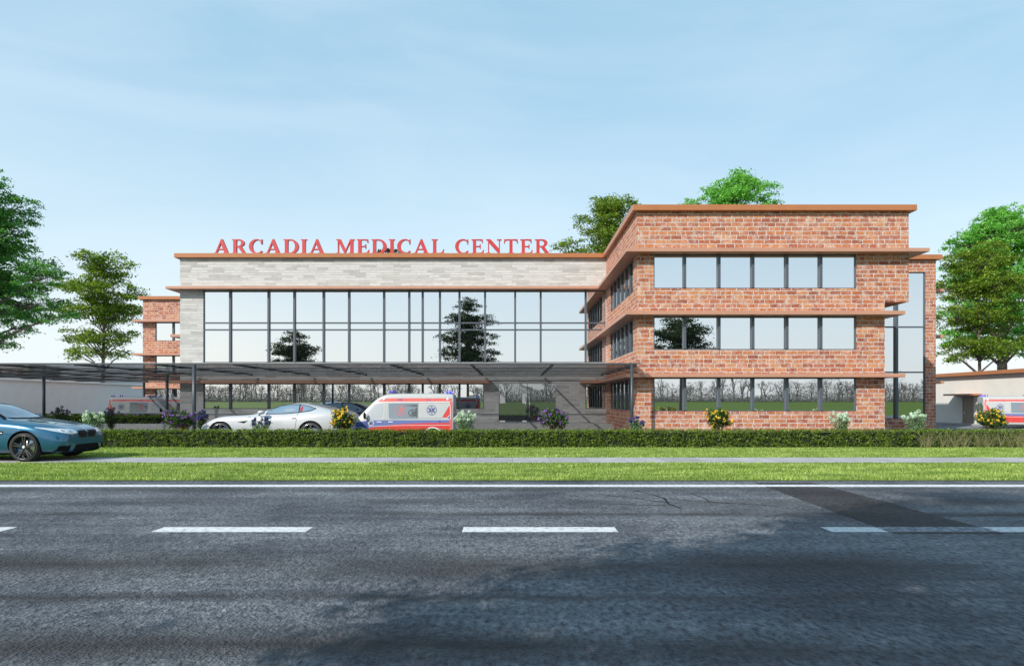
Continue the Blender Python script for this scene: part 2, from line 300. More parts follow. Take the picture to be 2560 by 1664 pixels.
class MB:
    """collects shapes into one mesh; coordinates are world metres and are stored relative to origin"""
    def __init__(s, origin=(0, 0, 0)): s.v = []; s.f = []; s.mi = []; s.o = Vector(origin); s.m = 0; s.smooth = []
    def add(s, vs, fs, smooth=False):
        k = len(s.v); s.v += [tuple(Vector(p) - s.o) for p in vs]
        for f in fs: s.f.append([i + k for i in f]); s.mi.append(s.m); s.smooth.append(smooth)
        return s
    def box(s, x0, x1, y0, y1, z0, z1):
        vs = [(x, y, z) for z in (z0, z1) for y in (y0, y1) for x in (x0, x1)]
        return s.add(vs, [(0, 2, 3, 1), (4, 5, 7, 6), (0, 1, 5, 4), (2, 6, 7, 3), (0, 4, 6, 2), (1, 3, 7, 5)])
    def tube(s, pts, rad, n=8, cap=True):
        pts = [Vector(p) for p in pts]; rad = rad if isinstance(rad, (list, tuple)) else [rad] * len(pts)
        rings = []; up = Vector((0, 0, 1)); a = None
        for i, p in enumerate(pts):
            t = (pts[min(i + 1, len(pts) - 1)] - pts[max(i - 1, 0)]).normalized()
            if a is None:
                a = t.cross(up); a = a.normalized() if a.length > 1e-3 else Vector((1, 0, 0))
            a = (a - t * a.dot(t)); a = a.normalized() if a.length > 1e-4 else t.orthogonal().normalized()
            b = t.cross(a)
            rings.append([p + (a * math.cos(2 * PI * k / n) + b * math.sin(2 * PI * k / n)) * rad[i] for k in range(n)])
        vs = [q for r in rings for q in r]; fs = []
        for i in range(len(pts) - 1):
            for k in range(n): fs.append((i * n + k, i * n + (k + 1) % n, (i + 1) * n + (k + 1) % n, (i + 1) * n + k))
        if cap: fs.append(tuple(range(n))[::-1]); fs.append(tuple((len(pts) - 1) * n + k for k in range(n)))
        return s.add(vs, fs, True)
    def lathe_y(s, prof, n=32, c=(0, 0, 0)):
        """profile of (radius, y) turned about the y axis through c"""
        vs = []; fs = []; m = len(prof)
        for k in range(n):
            a = 2 * PI * k / n
            for r, y in prof: vs.append((c[0] + r * math.cos(a), c[1] + y, c[2] + r * math.sin(a)))
        for k in range(n):
            for j in range(m - 1): fs.append((k * m + j, k * m + j + 1, ((k + 1) % n) * m + j + 1, ((k + 1) % n) * m + j))
        return s.add(vs, fs, True)
    def ball(s, c, r, n=8, m=5, sq=(1, 1, 1)):
        vs = []; fs = []
        for j in range(m + 1):
            th = PI * j / m
            for k in range(n):
                a = 2 * PI * k / n; vs.append((c[0] + r * sq[0] * math.sin(th) * math.cos(a), c[1] + r * sq[1] * math.sin(th) * math.sin(a), c[2] + r * sq[2] * math.cos(th)))
        for j in range(m):
            for k in range(n): fs.append((j * n + k, (j + 1) * n + k, (j + 1) * n + (k + 1) % n, j * n + (k + 1) % n))
        return s.add(vs, fs, True)
    def mesh(s, name):
        me = bpy.data.meshes.new(name); me.from_pydata(s.v, [], s.f)
        me.polygons.foreach_set('material_index', s.mi); me.polygons.foreach_set('use_smooth', s.smooth); me.update(); return me
    def build(s, name, mats, parent=None, bevel=0.0):
        mats = mats if isinstance(mats, (list, tuple)) else [mats]
        o = link(name, s.mesh(name), parent, mats)
        if parent is None: o.location = s.o
        if bevel:
            b = o.modifiers.new('bevel', 'BEVEL'); b.width = bevel; b.segments = 2; b.limit_method = 'ANGLE'
        return o

def quads_mesh(name, V, n=4):
    """V: (N, n, 3) array of separate polygons"""
    N = V.shape[0]; me = bpy.data.meshes.new(name)
    me.vertices.add(N * n); me.vertices.foreach_set('co', V.reshape(-1).astype(np.float32))
    me.loops.add(N * n); me.loops.foreach_set('vertex_index', np.arange(N * n, dtype=np.int32))
    me.polygons.add(N); me.polygons.foreach_set('loop_start', np.arange(0, N * n, n, dtype=np.int32)); me.polygons.foreach_set('loop_total', np.full(N, n, dtype=np.int32))
    me.update(calc_edges=True); return me

def leaf_quads(rng, C, size, up=.5, aspect=.55, flat=None):
    """leaf-shaped quads at centres C (N,3) with random facing, biased upward"""
    N = len(C); nrm = rng.normal(size=(N, 3)); nrm[:, 2] += up * 2; nrm /= np.linalg.norm(nrm, axis=1)[:, None] + 1e-9
    t = rng.normal(size=(N, 3)); t -= nrm * (t * nrm).sum(1)[:, None]; t /= np.linalg.norm(t, axis=1)[:, None] + 1e-9
    b = np.cross(nrm, t); s = size * rng.uniform(.65, 1.35, size=(N, 1))
    L = t * s; W = b * s * aspect
    droop = nrm * s * .15
    return np.stack([C - L, C + W * .9 - L * .1 + droop, C + L - droop, C - W * .9 - L * .1 + droop], axis=1)
# ------------------------------------------------------------------ ground, road, lawns
def build_ground(rng):
    def sheet(name, x0, x1, y0, y1, z, m, th=.0):
        b = MB((0, 0, 0)); b.add([(x0, y0, z), (x1, y0, z), (x1, y1, z), (x0, y1, z)], [(0, 1, 2, 3)])
        return tag(b.build(name, M[m]), kind='structure')
    sheet('ground', -1800, 1800, -1800, 1800, -.08, 'soil')
    sheet('road', -250, 250, -6.5, 18.75, 0, 'asphalt')
    sheet('parking_lot', -95, 120, 32.5, 130, .012, 'lot')
    sheet('lawn', -120, 120, 18.57, 23.82, .02, 'turf'); sheet('lawn', -120, 120, 25.80, 32.5, .02, 'turf')
    b = MB(); b.box(-120, 120, 23.82, 25.80, -.05, .045); tag(b.build('sidewalk', M['walk']), kind='structure')
    b = MB(); ys = [-6.5, -40, -90, -160, -240, -420, -900]; zs = [-.02, .0, .35, 1.1, 2.0, 2.6, 3.2]
    vs = []; fs = []
    for y, z in zip(ys, zs): vs += [(-900, y, z), (900, y, z)]
    for i in range(len(ys) - 1): fs.append((2 * i + 1, 2 * i, 2 * i + 2, 2 * i + 3))
    b.add(vs, fs); tag(b.build('field', M['field']), kind='structure')
    # markings
    b = MB(); b.box(-250, 250, 17.30, 17.72, -.01, .004); tag(b.build('road_edge_line', M['paint']), kind='structure')
    for x0, x1 in ((-16.3, -13.7), (-11.15, -8.5), (-5.98, -3.42), (-.83, 1.76), (5.30, 6.24), (8.08, 10.4), (13.2, 15.8)):
        b = MB(); b.add([(x0, 11.29, .004), (x1, 11.29, .004), (x1, 11.74, .004), (x0, 11.74, .004)], [(0, 1, 2, 3)])
        tag(b.build('lane_marking', M['paint']), kind='structure')
    b = MB(); b.add([(6.245, 11.29, .006), (8.075, 11.29, .006), (8.075, 11.74, .006), (6.245, 11.74, .006)], [(0, 1, 2, 3)]); tag(b.build('lane_marking', M['paint_faded']), kind='structure')
    b = MB(); vs = [(6.25, 11.15), (8.07, 11.15), (8.02, 13), (8.06, 15), (7.98, 18.2), (6.46, 18.2), (6.36, 15.1), (6.30, 13)]
    b.add([(x, y, .0035) for x, y in vs], [tuple(range(8))]); tag(b.build('trench_patch', M['patch']), kind='structure')
    # branching dark lines in the far lane
    b = MB()
    def dark_line(pts, w):
        for (ax, ay), (bx, by) in zip(pts[:-1], pts[1:]):
            d = Vector((by - ay, ax - bx, 0)).normalized() * w
            b.add([(ax + d.x, ay + d.y, .003), (bx + d.x, by + d.y, .003), (bx - d.x, by - d.y, .003), (ax - d.x, ay - d.y, .003)], [(0, 1, 2, 3)])
    dark_line([(2.95, 16.6), (3.25, 15.9), (3.4, 15.2), (3.3, 14.4), (3.42, 13.8)], .022); dark_line([(2.0, 15.9), (2.7, 15.3), (3.3, 14.6)], .018)
    dark_line([(3.35, 15.2), (3.9, 14.9), (4.6, 14.5), (5.3, 14.2)], .018); dark_line([(4.2, 16.0), (4.3, 15.3), (4.25, 14.7)], .016); dark_line([(2.2, 14.4), (2.9, 14.2), (3.35, 14.3)], .014)
    tag(b.build('dark_road_line', M['dark']), kind='structure')
    # grass blades
    for (y0, y1, n) in ((18.60, 23.80, 72000), (25.82, 31.6, 86000)):
        ym = (y0 + y1) / 2; Y = rng.uniform(y0, y1, n); X = rng.uniform(-1, 1, n) * (Y * .86 + 2)
        edge = (Y < y0 + .12); hgt = rng.uniform(.035, .085, n) * np.where(edge, 1.7, 1)
        hgt *= .75 + .5 * np.sin(X * .9 + np.sin(Y * 2.1) * 1.4) * np.sin(Y * 1.7 + X * .3)  * .6 + .12
        a = rng.uniform(0, 2 * PI, n); w = rng.uniform(.010, .018, n)
        lean = rng.normal(size=(n, 2)) * .03
        V = np.zeros((n, 3, 3)); z0 = .02
        V[:, 0] = np.stack([X - np.cos(a) * w, Y - np.sin(a) * w, np.full(n, z0)], 1); V[:, 1] = np.stack([X + np.cos(a) * w, Y + np.sin(a) * w, np.full(n, z0)], 1)
        V[:, 2] = np.stack([X + lean[:, 0], Y + lean[:, 1], z0 + hgt], 1)
        tag(link('grass', quads_mesh('grass', V, 3), None, [M['blade']]), 'short bright green lawn grass between road and hedge', 'grass', kind='stuff')

# ------------------------------------------------------------------ the medical centre
LEV = [(1.61, 3.49), (5.04, 6.92), (8.46, 10.37)]            # window sill and head of each storey
LEDGE = [(3.49, 3.69), (6.92, 7.13), (10.37, 10.57)]
TOP = 12.74

def window(parent, o, axis, at, a0, a1, z0, z1, bars, hbars=(), depth=.16, bw=.075, inset=.10, edge=True, glass='glass'):
    """a glazed band: frame with mullions (part) and its pane (sub-part). axis 'x': wall faces -y at y=at; axis 'y': wall faces -x at x=at"""
    f = MB(o); p = MB(o)
    def bx(m, s0, s1, d0, d1, zz0, zz1):
        if axis == 'x': m.box(s0, s1, at + d0, at + d1, zz0, zz1)
        else: m.box(at + d0, at + d1, s0, s1, zz0, zz1)
    ew = .05
    g = inset + .02
    if edge:
        bx(f, a0, a0 + ew, g - depth * .6, g + .05, z0, z1); bx(f, a1 - ew, a1, g - depth * .6, g + .05, z0, z1)
    bx(f, a0 + ew, a1 - ew, g - .05, g + .05, z0, z0 + .05); bx(f, a0 + ew, a1 - ew, g - .05, g + .05, z1 - .07, z1)
    zb, zt = z0 + .05, z1 - .07
    for c in bars: bx(f, c - bw, c + bw, g - depth, g + .05, zb, zt)
    for h in hbars:
        xs = [a0 + ew] + [q for c in bars for q in (c - bw, c + bw)] + [a1 - ew]
        for i in range(0, len(xs), 2): bx(f, xs[i], xs[i + 1], g - depth * .55, g + .05, h - .05, h + .05)
    bx(p, a0 + ew, a1 - ew, g, g + .03, zb, zt)
    fo = f.build('window', M['frame'], parent); p.build('pane', M[glass], fo)
    return fo

def build_centre():
    o = Vector((7, 45, 0))
    root = thing('medical_center', o, 'three storey medical center with pale stone main block and red brick wings', 'building')
    def part(name, mat, *boxes, bevel=0):
        b = MB(o)
        for x in boxes: b.box(*x)
        return b.build(name, M[mat], root, bevel)
    W0, W1, W2, YF, YM, T = 6.97, 20.80, 22.14, 38.1, 50.5, .30
    # ---- brick wing, front
    a0, a1 = 7.91, 19.23
    part('brick_wall', 'brick',
         (W0, a0, YF, YF + T, 0, TOP), (a1, W1, YF, YF + T, 0, 7.71), (a1, W2, YF, YF + T, 7.71, TOP),
         (a0, a1, YF, YF + T, 0, 1.61), (a0, a1, YF, YF + T, 3.49, 5.04), (a0, a1, YF, YF + T, 6.92, 8.46), (a0, a1, YF, YF + T, 10.37, TOP),
         # left face
         (W0, W0 + T, YF + T, 39.3, 0, TOP), (W0, W0 + T, 48.5, YM, 0, TOP),
         (W0, W0 + T, 39.3, 48.5, 0, 1.61), (W0, W0 + T, 39.3, 48.5, 3.49, 5.04), (W0, W0 + T, 39.3, 48.5, 6.92, 8.46), (W0, W0 + T, 39.3, 48.5, 10.37, TOP),
         # right faces and the soffit of the oversailing top storeys
         (W1 - T, W1, YF + T, 49.8, 0, 7.71), (W2 - T, W2, YF + T, 49.8, 8.0, TOP), (W1, W2, YF + T, 49.8, 7.71, 8.0))
    bars = [9.64, 11.56, 13.45, 15.35, 17.24]
    for z0, z1 in LEV: window(root, o, 'x', YF, a0, a1, z0, z1, bars)
    for z0, z1 in LEV: window(root, o, 'y', W0, 39.3, 48.5, z0, z1, [40.6, 42.15, 43.75, 45.35, 46.95], depth=.09, bw=.05, inset=.08, glass='darkglass')  # same glazing as the front; this side's dark reflection is put into its colour
    # ---- ledges
    yl = .7
    for i, (z0, z1) in enumerate(LEDGE):
        xr = 22.89 if i == 2 else 21.55; xw = W2 if i == 2 else W1
        part('ledge', 'ledge', (W0 - yl, xr, YF - yl, YF - .002, z0, z1), (W0 - yl, W0 - .002, YF - .002, YM - .002 if i else YM - .702, z0, z1), (xw + .002, xr, YF - .002, 47.5, z0, z1), bevel=.012)
    part('ledge', 'ledge', (-25.29, W0 - yl - .002, YM - yl, YM - .002, 10.37, 10.57), (-25.29, -24.562, YM, 70, 10.37, 10.57), bevel=.012)
    part('ledge', 'ledge', (-25.29, -1.55, YM - yl, YM - .002, 3.49, 3.69), bevel=.012)
    part('ledge', 'ledge', (5.0, W0 - .002, YM - yl, YM - .002, 3.49, 3.69), bevel=.012)
    part('ledge', 'ledge', (-25.29, -24.562, YM, 70, 6.92, 7.13), bevel=.012)
    # ---- roofs
    part('roof', 'fascia', (W0 - .27, W2 + .3, YF - .3, 52, TOP, 13.06), bevel=.015)
    part('roof', 'fascia', (-24.86, W0 - .272, YM - .3, 70.3, TOP, 13.06), bevel=.015)
    # ---- stone main block
    G0, G1 = -22.84, 6.92
    part('stone_wall', 'stone',
         (-24.56, G0, YM, YM + T, 0, TOP), (G0, W0, YM, YM + T, 10.37, TOP), (G0, W0, YM, YM + T, 3.49, 5.04), (G1, W0, YM, YM + T, .0, 3.49), (G1, W0, YM, YM + T, 5.04, 10.37),
         (G0, -2.08, YM, YM + T, 0, 1.61), (-2.08, -.98, YM, YM + T, 0, 3.49), (-.98, 3.24, YM, YM + T, 0, .6), (3.24, 5.44, YM, YM + T, 0, 3.49), (5.44, G1, YM, YM + T, 0, 1.61),
         (-24.56, -24.26, YM + T, 70, 0, TOP), (-24.26, W0, 69.7, 70, 0, TOP))
    mu = [575.6, 671.5, 735.9, 809.1, 872.6, 960, 1022.9, 1056.5, 1099.7, 1148.5, 1212.6, 1287.9, 1351.8, 1464.4]
    mx = [wx(u, 50.55) for u in mu]
    window(root, o, 'x', YM, G0, G1, 5.04, 10.37, mx, (7.46, 7.97), bw=.07)
    window(root, o, 'x', YM, G0, -2.08, 1.61, 3.49, mx[:10], bw=.07)
    window(root, o, 'x', YM, 5.44, G1, 1.61, 3.49, [], bw=.07)
    # ---- entrance: two glass leaves with patch fittings below, white plates higher up, long pull handles
    for x0, x1, hx in ((-.98, 1.12, .98), (1.14, 3.24, 1.30)):
        d = part('door', 'doorglass', (x0 + .01, x1 - .01, YM + .10, YM + .125, .62, 3.47))
        b = MB(o); b.tube([(hx, YM - .02, 1.0), (hx, YM - .02, 2.5)], .022)
        for z in (1.15, 2.35): b.tube([(hx, YM - .02, z), (hx, YM + .10, z)], .014)
        b.build('handle', M['steel'], d)
        if x0 < 0:
            for (fx0, fx1, z0, z1) in ((x0 + .02, x0 + .48, .63, .75), (x1 - .36, x1 - .03, .63, .75), (x0 + .02, x0 + .48, 2.02, 2.75), (x1 - .36, x1 - .03, 2.02, 2.75)):
                b = MB(o); b.box(fx0, fx1, YM + .085, YM + .137, z0, z1); b.build('door_plate', M['white'], d, .006)  # lower ones are patch fittings, upper ones plain white plates
    # ---- terrace and steps
    b = MB(o); b.box(-24.562, W0 - .002, 47.3, YM - .002, .012, .6); b.box(-34, -24.564, 47.3, 49.5, .012, .6)
    for k in range(3): b.box(-34, W0 - .002, 47.3 - .35 * (k + 1), 47.3 - .35 * k, .012, .6 - .15 * (k + 1))
    b.build('terrace_step', M['step'], root, .012)
    # ---- far left brick wing
    X0, Y0 = -38.4, 71.0
    part('brick_wall', 'brick', (X0, -37.1, Y0, Y0 + T, 0, TOP), (-23.5, -20, Y0, Y0 + T, 0, TOP), (X0, X0 + T, Y0 + T, 84, 0, TOP),
         *[(-37.1, -23.5, Y0, Y0 + T, z0, z1) for z0, z1 in ((0, 1.61), (3.49, 5.04), (6.92, 8.46), (10.37, TOP))])
    for z0, z1 in LEV: window(root, o, 'x', Y0, -37.1, -23.5, z0, z1, [-35.25, -33.3, -31.4, -29.5, -27.6, -25.6])
    for z0, z1 in LEDGE: part('ledge', 'ledge', (X0 - .75, -20, Y0 - .7, Y0 - .002, z0, z1), (X0 - .75, X0 - .002, Y0, 84, z0, z1))
    part('roof', 'fascia', (X0 - .35, -20, Y0 - .3, 84.3, TOP, 13.06))
    # ---- glazed stair tower and the block behind it
    TX, TY, tz = 30.92, 49.8, 12.48
    part('brick_wall', 'brick', (20.8, 23, TY, TY + T, 0, tz), (30.16, TX, TY, TY + T, 0, tz), (23, 30.16, TY, TY + T, 0, .90), (23, 30.16, TY, TY + T, 11.59, tz),
         (TX - T, TX, TY + T, 58, 0, tz))
    window(root, o, 'x', TY, 23, 30.16, .90, 11.59, [25.4, 28.06], (4.29, 7.59), bw=.10)
    part('roof', 'fascia', (22.46, TX + .3, TY - .3, 58.3, tz, 12.81))
    part('brick_wall', 'brick', (TX + .002, 31.5, 51.7, 52, 0, tz), (31.2, 31.5, 52, 66, 0, tz))
    for z0, z1 in LEDGE: part('ledge', 'ledge', (TX + .002, 32.3, 51.0, 51.698, z0, z1), (31.502, 32.3, 51.698, 66, z0, z1))
    return root

# ------------------------------------------------------------------ sign letters (outlines drawn here, units of cap height)
def arc(cx, cy, rx, ry, a0, a1, n=14): return [(cx + rx * math.cos(R(a0 + (a1 - a0) * i / n)), cy + ry * math.sin(R(a0 + (a1 - a0) * i / n))) for i in range(n + 1)]
def stem(x, w=.17, s=.085): return x + s, x + s + w       # stem edges inside serifs

GLYPH = {
 'I': (.36, [[(0, 0), (.36, 0), (.36, .04), (.275, .075), (.275, .925), (.36, .96), (.36, 1), (0, 1), (0, .96), (.085, .925), (.085, .075), (0, .04)]]),
 'A': (.94, [[(0, 0), (.29, 0), (.29, .04), (.185, .075), (.255, .27), (.56, .27), (.625, .075), (.53, .04), (.53, 0), (.94, 0), (.94, .04), (.85, .075), (.52, 1.01), (.43, 1.01), (.10, .085), (0, .04)],
            [(.28, .335), (.535, .335), (.41, .71)]]),
 'R': (.88, [[(0, 0), (.36, 0), (.36, .04), (.275, .075), (.275, .47), (.36, .47), (.60, .06), (.66, 0), (.88, 0), (.88, .04), (.80, .075), (.56, .50)] + arc(.44, .745, .30, .255, -55, 90, 12) + [(0, 1), (0, .96), (.085, .925), (.085, .075), (0, .04)],
            [(.275, .54), (.275, .93), (.40, .93)] + arc(.40, .735, .145, .195, 90, -90, 10)]),
 'D': (.90, [[(0, 0), (.42, 0)] + arc(.42, .5, .48, .5, -90, 90, 18) + [(0, 1), (0, .96), (.085, .925), (.085, .075), (0, .04)],
            [(.275, .07), (.275, .93), (.39, .93)] + arc(.39, .5, .30, .43, 90, -90, 16)]),
 'C': (.84, [arc(.46, .5, .46, .515, 42, 318, 26) + [(.80, .17), (.73, .22)] + arc(.50, .5, .29, .44, 305, 58, 22) + [(.70, .80), (.72, .66), (.78, .66), (.79, 1.0), (.745, 1.0), (.72, .93)]]),
 'M': (1.10, [[(0, 0), (.27, 0), (.27, .04), (.17, .08), (.17, .80), (.50, 0), (.54, 0), (.84, .80), (.84, .075), (.755, .04), (.755, 0), (1.10, 0), (1.10, .04), (1.02, .075), (1.02, .925), (1.10, .96), (1.10, 1), (.84, 1), (.575, .29), (.285, 1), (.01, 1), (.01, .96), (.105, .92), (.105, .08), (0, .04)]]),
 'E': (.74, [[(0, 0), (.71, 0), (.74, .27), (.69, .27), (.62, .10), (.50, .06), (.275, .06), (.275, .475), (.44, .475), (.49, .44), (.50, .36), (.55, .36), (.55, .66), (.50, .66), (.49, .57), (.44, .535), (.275, .535), (.275, .94), (.46, .94), (.58, .91), (.63, .76), (.68, .76), (.67, 1), (0, 1), (0, .96), (.085, .925), (.085, .075), (0, .04)]]),
 'L': (.74, [[(0, 0), (.70, 0), (.74, .30), (.69, .30), (.61, .10), (.50, .06), (.275, .06), (.275, .925), (.36, .96), (.36, 1), (0, 1), (0, .96), (.085, .925), (.085, .075), (0, .04)]]),
 'N': (.92, [[(0, 0), (.28, 0), (.28, .04), (.175, .08), (.175, .76), (.76, -.01), (.815, -.01), (.815, .92), (.92, .96), (.92, 1), (.64, 1), (.64, .96), (.75, .92), (.75, .36), (.265, 1), (0, 1), (0, .96), (.11, .90), (.11, .08), (0, .04)]]),
 'T': (.84, [[(.235, 0), (.605, 0), (.605, .04), (.515, .075), (.515, .94), (.66, .94), (.75, .88), (.79, .72), (.84, .72), (.82, 1), (.02, 1), (0, .72), (.05, .72), (.09, .88), (.18, .94), (.325, .94), (.325, .075), (.235, .04)]]),
}

def glyph_mesh(ch, sx, sz, depth):
    cu = bpy.data.curves.new('letter', 'CURVE'); cu.dimensions = '2D'; cu.fill_mode = 'BOTH'; cu.extrude = depth / 2; cu.bevel_depth = .0
    for loop in GLYPH[ch][1]:
        sp = cu.splines.new('POLY'); sp.points.add(len(loop) - 1); sp.use_cyclic_u = True
        for p, (x, y) in zip(sp.points, loop): p.co = (x * sx, y * sz, 0, 1)
    ob = bpy.data.objects.new('tmp', cu); COL.objects.link(ob)
    dg = bpy.context.evaluated_depsgraph_get(); me = bpy.data.meshes.new_from_object(ob.evaluated_get(dg))
    bpy.data.objects.remove(ob); bpy.data.curves.remove(cu)
    me.transform(Matrix.Rotation(PI / 2, 4, 'X')); return me

def build_sign():
    x0, x1, y, z, h = -22.05, 2.80, 50.55, 13.075, 1.06
    root = thing('rooftop_sign', (x0, y, 13.06), 'red serif letters reading ARCADIA MEDICAL CENTER standing on the stone block roof', 'sign')
    text = 'ARCADIA MEDICAL CENTER'; gap, space = .13, .52
    tot = sum(space if c == ' ' else GLYPH[c][0] + gap for c in text) - gap
    sx = (x1 - x0) / tot; x = 0
    for c in text:
        if c == ' ': x += space * sx; continue
        ob = link('letter', glyph_mesh(c, sx, h, .22), root, [M['red']]); ob.location = (x, 0, z - 13.06)
        x += (GLYPH[c][0] + gap) * sx

# ------------------------------------------------------------------ canopy
def build_canopy():
    o = Vector((-17, 36.5, 0)); root = thing('glass_canopy', o, 'long dark steel canopy with smoked glass roof in front of the stone block', 'canopy')
    z = 4.21; yf = 36.5; xl = -41
    def beam(name, *bx):
        b = MB(o); b.box(*bx); return b.build(name, M['canopy'], root)
    beam('front_beam', xl, 6.66, yf - .06, yf + .06, z - .09, z)
    for i, x in enumerate([6.58, 2.18, -2.18, -6.5, -10.7, -14.9, -19.1, -23.4]): beam('rafter', x - .055, x + .055, yf + .062, 50.2, z - .13, z - .03)
    for x in (-27.7, -32.0, -36.3, -40.6): beam('rafter', x - .055, x + .055, yf + .062, 68, z - .13, z - .03)
    for k, y in enumerate([39.2, 41.9, 44.6, 47.3, 50.1]): beam('purlin', xl, 6.94, y - .035, y + .035, z - .19, z - .135)
    for y in (53.5, 57, 60.5, 64, 67.9): beam('purlin', xl, -25.4, y - .035, y + .035, z - .19, z - .135)
    b = MB(o); b.box(xl, 6.95, yf + .07, 50.49, z - .024, z + .0); b.box(xl, -25.4, 50.492, 68, z - .024, z)
    b.build('glass_roof', M['canopyglass'], root)
    for (x, y, r) in ((6.40, 36.45, .082), (-17.0, 36.5, .10), (-24.2, 47.9, .10), (-36.0, 52.5, .11), (-36.6, 67.9, .11), (-40.5, 36.5, .1)):
        b = MB(o); b.tube([(x, y, .012), (x, y, z - .135 if y > 37 else z - .09)], r, 16)
        b.tube([(x, y, .012), (x, y, .03)], r * 1.9, 16)
        b.build('post', M['canopy'], root)

# ------------------------------------------------------------------ neighbours
def build_neighbours():
    # annex along the right boundary, its long face looking left
    o = Vector((46, 60, 0)); root = thing('annex_building', o, 'low cream annex with rust brown roof edge and a side door', 'building')
    b = MB(o); X = 42.2; y0, y1 = 55.2, 74.0; d0, d1 = 62.4, 64.0
    b.box(X, 52, y0, d0, 0, 4.52); b.box(X, 52, d1, y1, 0, 4.52); b.box(X + .15, 52, d0, d1, 0, 4.52); b.box(X, X + .15, d0, d1, 2.62, 4.52)
    b.build('wall', M['plaster'], root)
    b = MB(o); b.box(X - .42, 52.4, y0 - .4, y1 + .4, 4.53, 4.86); b.build('roof', M['fascia'], root, .015)
    b = MB(o); b.box(X + .08, X + .14, d0 + .05, d1 - .05, .10, 2.6); dr = b.build('door', M['wood'], root)
    b = MB(o); b.tube([(X + .03, d1 - .2, 1.12), (X + .03, d1 - .35, 1.12)], .02); b.box(X + .06, X + .08, d1 - .24, d1 - .16, 1.0, 1.25); b.build('handle', M['steel'], dr)
    b = MB(o); b.box(X - 1.15, X - .002, 61.3, 65.0, 2.70, 2.86); b.build('door_canopy', M['fascia'], root, .012)
    b = MB(o); b.box(X - .9, X - .002, 56, 73, .012, .13); b.build('kerb', M['walk'], root)
    # pale wall of the left neighbour
    o = Vector((-56, 80, 0)); root = thing('service_building', o, 'long pale rendered service building with flat white roof edge behind canopy', 'building')
    b = MB(o); b.box(-57, -51, 67.6, 110, 0, 4.32); b.build('wall', M['plaster_w'], root)
    b = MB(o); b.box(-57.2, -50.75, 67.4, 110.2, 4.325, 4.85); b.build('roof', M['fasciaw'], root)
    # far apartments
    o = Vector((-155, 205, 0)); root = thing('apartment_block', o, 'distant cream apartment block with faded tile roofs above the service building', 'building')
    b = MB(o); b.box(-168, -141.5, 200, 214, 0, 12.9); b.build('wall', simple('cream_facade', (.62, .52, .40), .8), root)
    b = MB(o)
    for x in (-167, -158, -150): b.add([(x, 199.6, 12.92), (x + 7, 199.6, 12.92), (x + 7, 214, 12.92), (x, 214, 12.92), (x + 1.5, 206, 13.7), (x + 5.5, 206, 13.7)], [(0, 1, 5, 4), (1, 2, 5), (2, 3, 4, 5), (3, 0, 4)])
    b.build('roof', simple('faded_roof_tile', (.56, .40, .29), .8), root)
    wm = simple('brown_shutter', (.22, .10, .06), .6)
    for zf in (3.2, 6.2, 9.2):
        for k in range(8):
            b = MB(o); x = -166.5 + k * 3.1; b.box(x, x + 1.5, 199.9, 199.998, zf + .4, zf + 2.4); b.build('window', wm, root)
